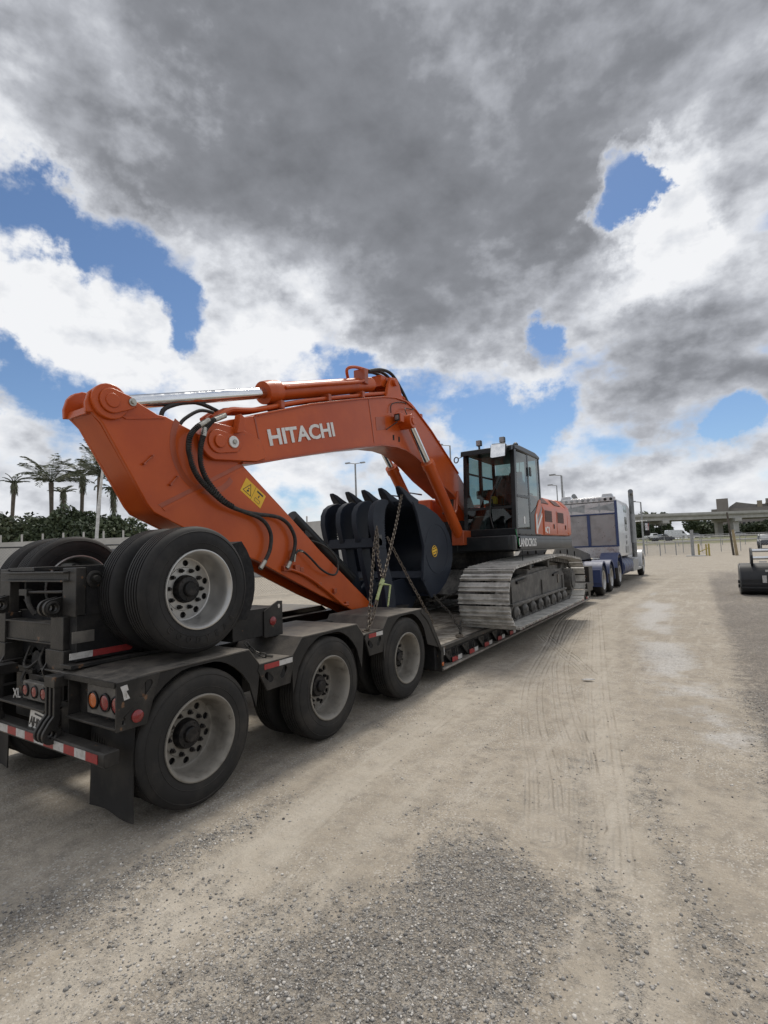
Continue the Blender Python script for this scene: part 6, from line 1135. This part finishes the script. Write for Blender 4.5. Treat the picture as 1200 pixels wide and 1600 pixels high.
vehicle('sedan', 'grey sedan right behind the cargo van', 'car', (-4.2,187,2.70), R(-60), CAR, [[(-1.35,1.0),(-0.85,1.35),(0.45,1.38),(0.95,1.0)]], 1.8, (-1.4,1.45), 0.33, 'cargrey')
vehicle('sedan', 'silver sedan on the road right of the leaning pole', 'car', (7.0,195,2.72), R(-60), CAR, [[(-1.35,1.0),(-0.85,1.35),(0.45,1.38),(0.95,1.0)]], 1.8, (-1.4,1.45), 0.33, 'cargrey')
sv, smw = vehicle('parked_suv', 'dark parked pickup facing the camera at the right edge', 'pickup truck', (6.9,93.0,0.33), R(172), [(-2.6,0.5),(-2.65,1.1),(-0.5,1.15),(-0.4,1.9),(0.0,2.05),(0.9,2.0),(1.5,1.38),(2.6,1.25),(2.75,0.95),(2.7,0.5)], [[(-0.3,1.3),(-0.3,1.85),(0.8,1.88),(1.2,1.35)]], 2.1, (-1.6,1.75), 0.48, 'cardark', 'vehicles beyond the gate')
place('windscreen', MB().add([(-0.85,1.50,1.42),(0.85,1.50,1.42),(0.75,0.98,1.97),(-0.75,0.98,1.97)], [(0,1,2,3)]).mesh('windscreen', M['galv']), sv, smw)
for s in (1, -1): place('headlamp', MB().box(s*0.78-0.16, s*0.78+0.16, 2.68, 2.76, 0.98, 1.15).mesh('headlamp', M['galv']), sv, smw)
# guard rails along the raised road
for i, (a, b_, z) in enumerate((((-60,118,1.15),(60,150,1.1),0),((-70,136,2.1),(70,172,2.1),1))):
    g = thing('guard_rail', ('nearer steel guard rail below the raised road','farther steel guard rail edging the raised road')[i], 'guard rail', a, 'guard rails'); A, B_ = Vector(a), Vector(b_)
    MB().tube([A+Vector((0,0,0.7)), B_+Vector((0,0,0.7))], 0.16, 6).build('rail', M['concrete'], g)
    for k in range(30): p = A.lerp(B_, k/29); MB().box(p.x-0.06, p.x+0.06, p.y-0.06, p.y+0.06, p.z-0.8, p.z+0.7).build('post', M['galv'], g)
# ------------------------------------------------------------------ overpass
OA, OB = Vector((-95,168,0)), Vector((85,280,0)); od = (OB-OA).normalized(); on = Vector((-od.y, od.x, 0))
ov = thing('overpass', 'long concrete highway overpass crossing the far right background', 'overpass', OA+(OB-OA)*0.5); zb, zt = 9.7, 12.0
def obox(name, a, b_, n0, n1, z0, z1, m):
    p = [OA+od*a+on*n0, OA+od*b_+on*n0, OA+od*b_+on*n1, OA+od*a+on*n1]; return MB().add([(q.x,q.y,z0) for q in p]+[(q.x,q.y,z1) for q in p], [(0,3,2,1),(4,5,6,7),(0,1,5,4),(1,2,6,5),(2,3,7,6),(3,0,4,7)]).build(name, M[m], ov)
LN = (OB-OA).length
obox('deck', 0, LN, -7, 7, 10.9, 11.2, 'concrete'); obox('parapet', 0, LN, -7.2, -6.9, 11.2, 12.0, 'concrete'); obox('parapet', 0, LN, 6.9, 7.2, 11.2, 12.0, 'concrete')
for nn in (-6, -2, 2, 6): obox('girder', 0, LN, nn-0.3, nn+0.3, 9.5, 10.9, 'concrete')
for i in range(8):
    a = 14+i*26.0; obox('pier_cap', a-1.2, a+1.2, -7, 7, 8.4, 9.5, 'concrete')
    for nn in (-4.5, 4.5): obox('column', a-1.0, a+1.0, nn-1.0, nn+1.0, 0, 8.4, 'concrete')
# ------------------------------------------------------------------ buildings behind
M['brick'] = mat('brown_brick', (0.23,0.205,0.19), 0.85, 0, (0.26,0.235,0.22), 0.3); M['tanwall'] = mat('tan_render', (0.30,0.255,0.20), 0.85, 0, (0.35,0.30,0.24), 0.3); M['roofing'] = mat('brown_roofing', (0.19,0.175,0.165), 0.8)  # brick greyed: distance haze is put into its colour
bl = thing('brick_building', 'brown brick building with a square tower behind the overpass', 'building', (15,318,0))
MB().box(1.2, 34, 312, 340, 0, 17.5).build('wall', M['brick'], bl); MB().box(3.6, 8.6, 310, 316, 0, 22.6).build('tower', M['brick'], bl)
MB().prism([(9,18.4),(12,20.6),(16,19.7),(20,18.9),(34,18.9),(34,17.5),(9,17.5)], 313, 338, 'y').build('roof', M['roofing'], bl)
MB().box(25,34,311.5,330,17.5,20.3).build('roof_block', M['tanwall'], bl); MB().box(20.5,22.5,312,314,17.5,20.6).build('chimney', M['tanwall'], bl); MB().box(24,26,312,314,19,21.4).build('chimney', M['brick'], bl)
for i in range(12):
    for j in range(3):
        w = MB().box(10+i*2.0, 11.0+i*2.0, 311.9, 311.99, 4+j*4.4, 6+j*4.4).build('window', M['darkglass'], bl)
# trees beneath and beyond the overpass
for i, (x, y, hh, rr) in enumerate(((-34,196,8.0,5.0),(-27,203,8.6,5.0),(-21,208,9.0,5.0),(-15,214,8.2,4.0),(-5,246,10.8,6.0),(0.5,250,9.8,5.0),(7,258,9.0,5.0),(15,263,9.2,5.5),(22,268,9.2,6.0),(30,272,9.5,6.0))):
    tree('roadside_tree', ('round dark tree far left under the overpass','dark tree second from left under the overpass','dark tree behind the truck mirror under the overpass','dark tree just left of the first overpass column','largest dark tree between the overpass columns','dark tree beside the brick building below the overpass','dark tree left of the second overpass column','dark tree right of the second overpass column','dark tree behind the parked pickup','dark tree at the right edge below the overpass')[i], (x,y,1.5), hh, rr, 1.0, 2600, 0.5, 80+i, 'leaf', 'trees under the overpass')
for i, (x, y) in enumerate(((-25,262),(-19,266))): tree('roadside_tree', ('distant treetop above the overpass left of the street lamp','distant treetop above the overpass beside the street lamp')[i], (x,y,2), 15, 5, 6, 1600, 0.6, 95+i, 'leaf2', 'trees under the overpass')
# ------------------------------------------------------------------ street lamps
def lamp(label, top, arm=(1.6,0,0), both=False, r=0.11):
    x, y, z = top; t = thing('street_lamp', label, 'street lamp', (x,y,0), 'street lamps'); MB().tube([(x,y,0),(x,y,z)], [r*1.3,r*0.8], 10).build('pole', M['galv'], t)
    for s in ((1,-1) if both else (1,)):
        a = Vector((x,y,z)); b_ = a+Vector(arm)*s+Vector((0,0,0.12)); MB().tube([a, b_], 0.05, 6).build('arm', M['galv'], t); MB().box(b_.x-0.35, b_.x+0.35, b_.y-0.15, b_.y+0.15, b_.z-0.08, b_.z+0.08).build('lamp_head', M['galv'], t)
lamp('double headed street lamp seen under the boom', (-40.25,56.5,13.9), (0.9,0.5,0), True, 0.14)
lamp('street lamp rising left of the cab roof', (-25.0,54.3,13.9), (-1.0,-0.6,0))
lamp('street lamp just right of the cab', (-14.25,61.5,9.95), (-0.9,-0.5,0), False, 0.13)
lamp('slim street lamp far behind the engine housing', (-18.6,77.0,10.6), (-0.8,-0.5,0), False, 0.09)
lamp('street lamp standing beside the truck exhaust', (-7.75,77.7,7.3), (-0.9,-0.4,0))
cc = thing('camera_pole', 'grey pole with a small camera seen under the boom beside the cylinder', 'pole', (-30,52,0)); MB().tube([(-30.3,52.6,0),(-30.3,52.6,9.2)], 0.17, 10).build('pole', M['galv'], cc); MB().box(-31.3,-30.4,52.4,52.6,8.6,8.8).build('camera', M['galv'], cc)
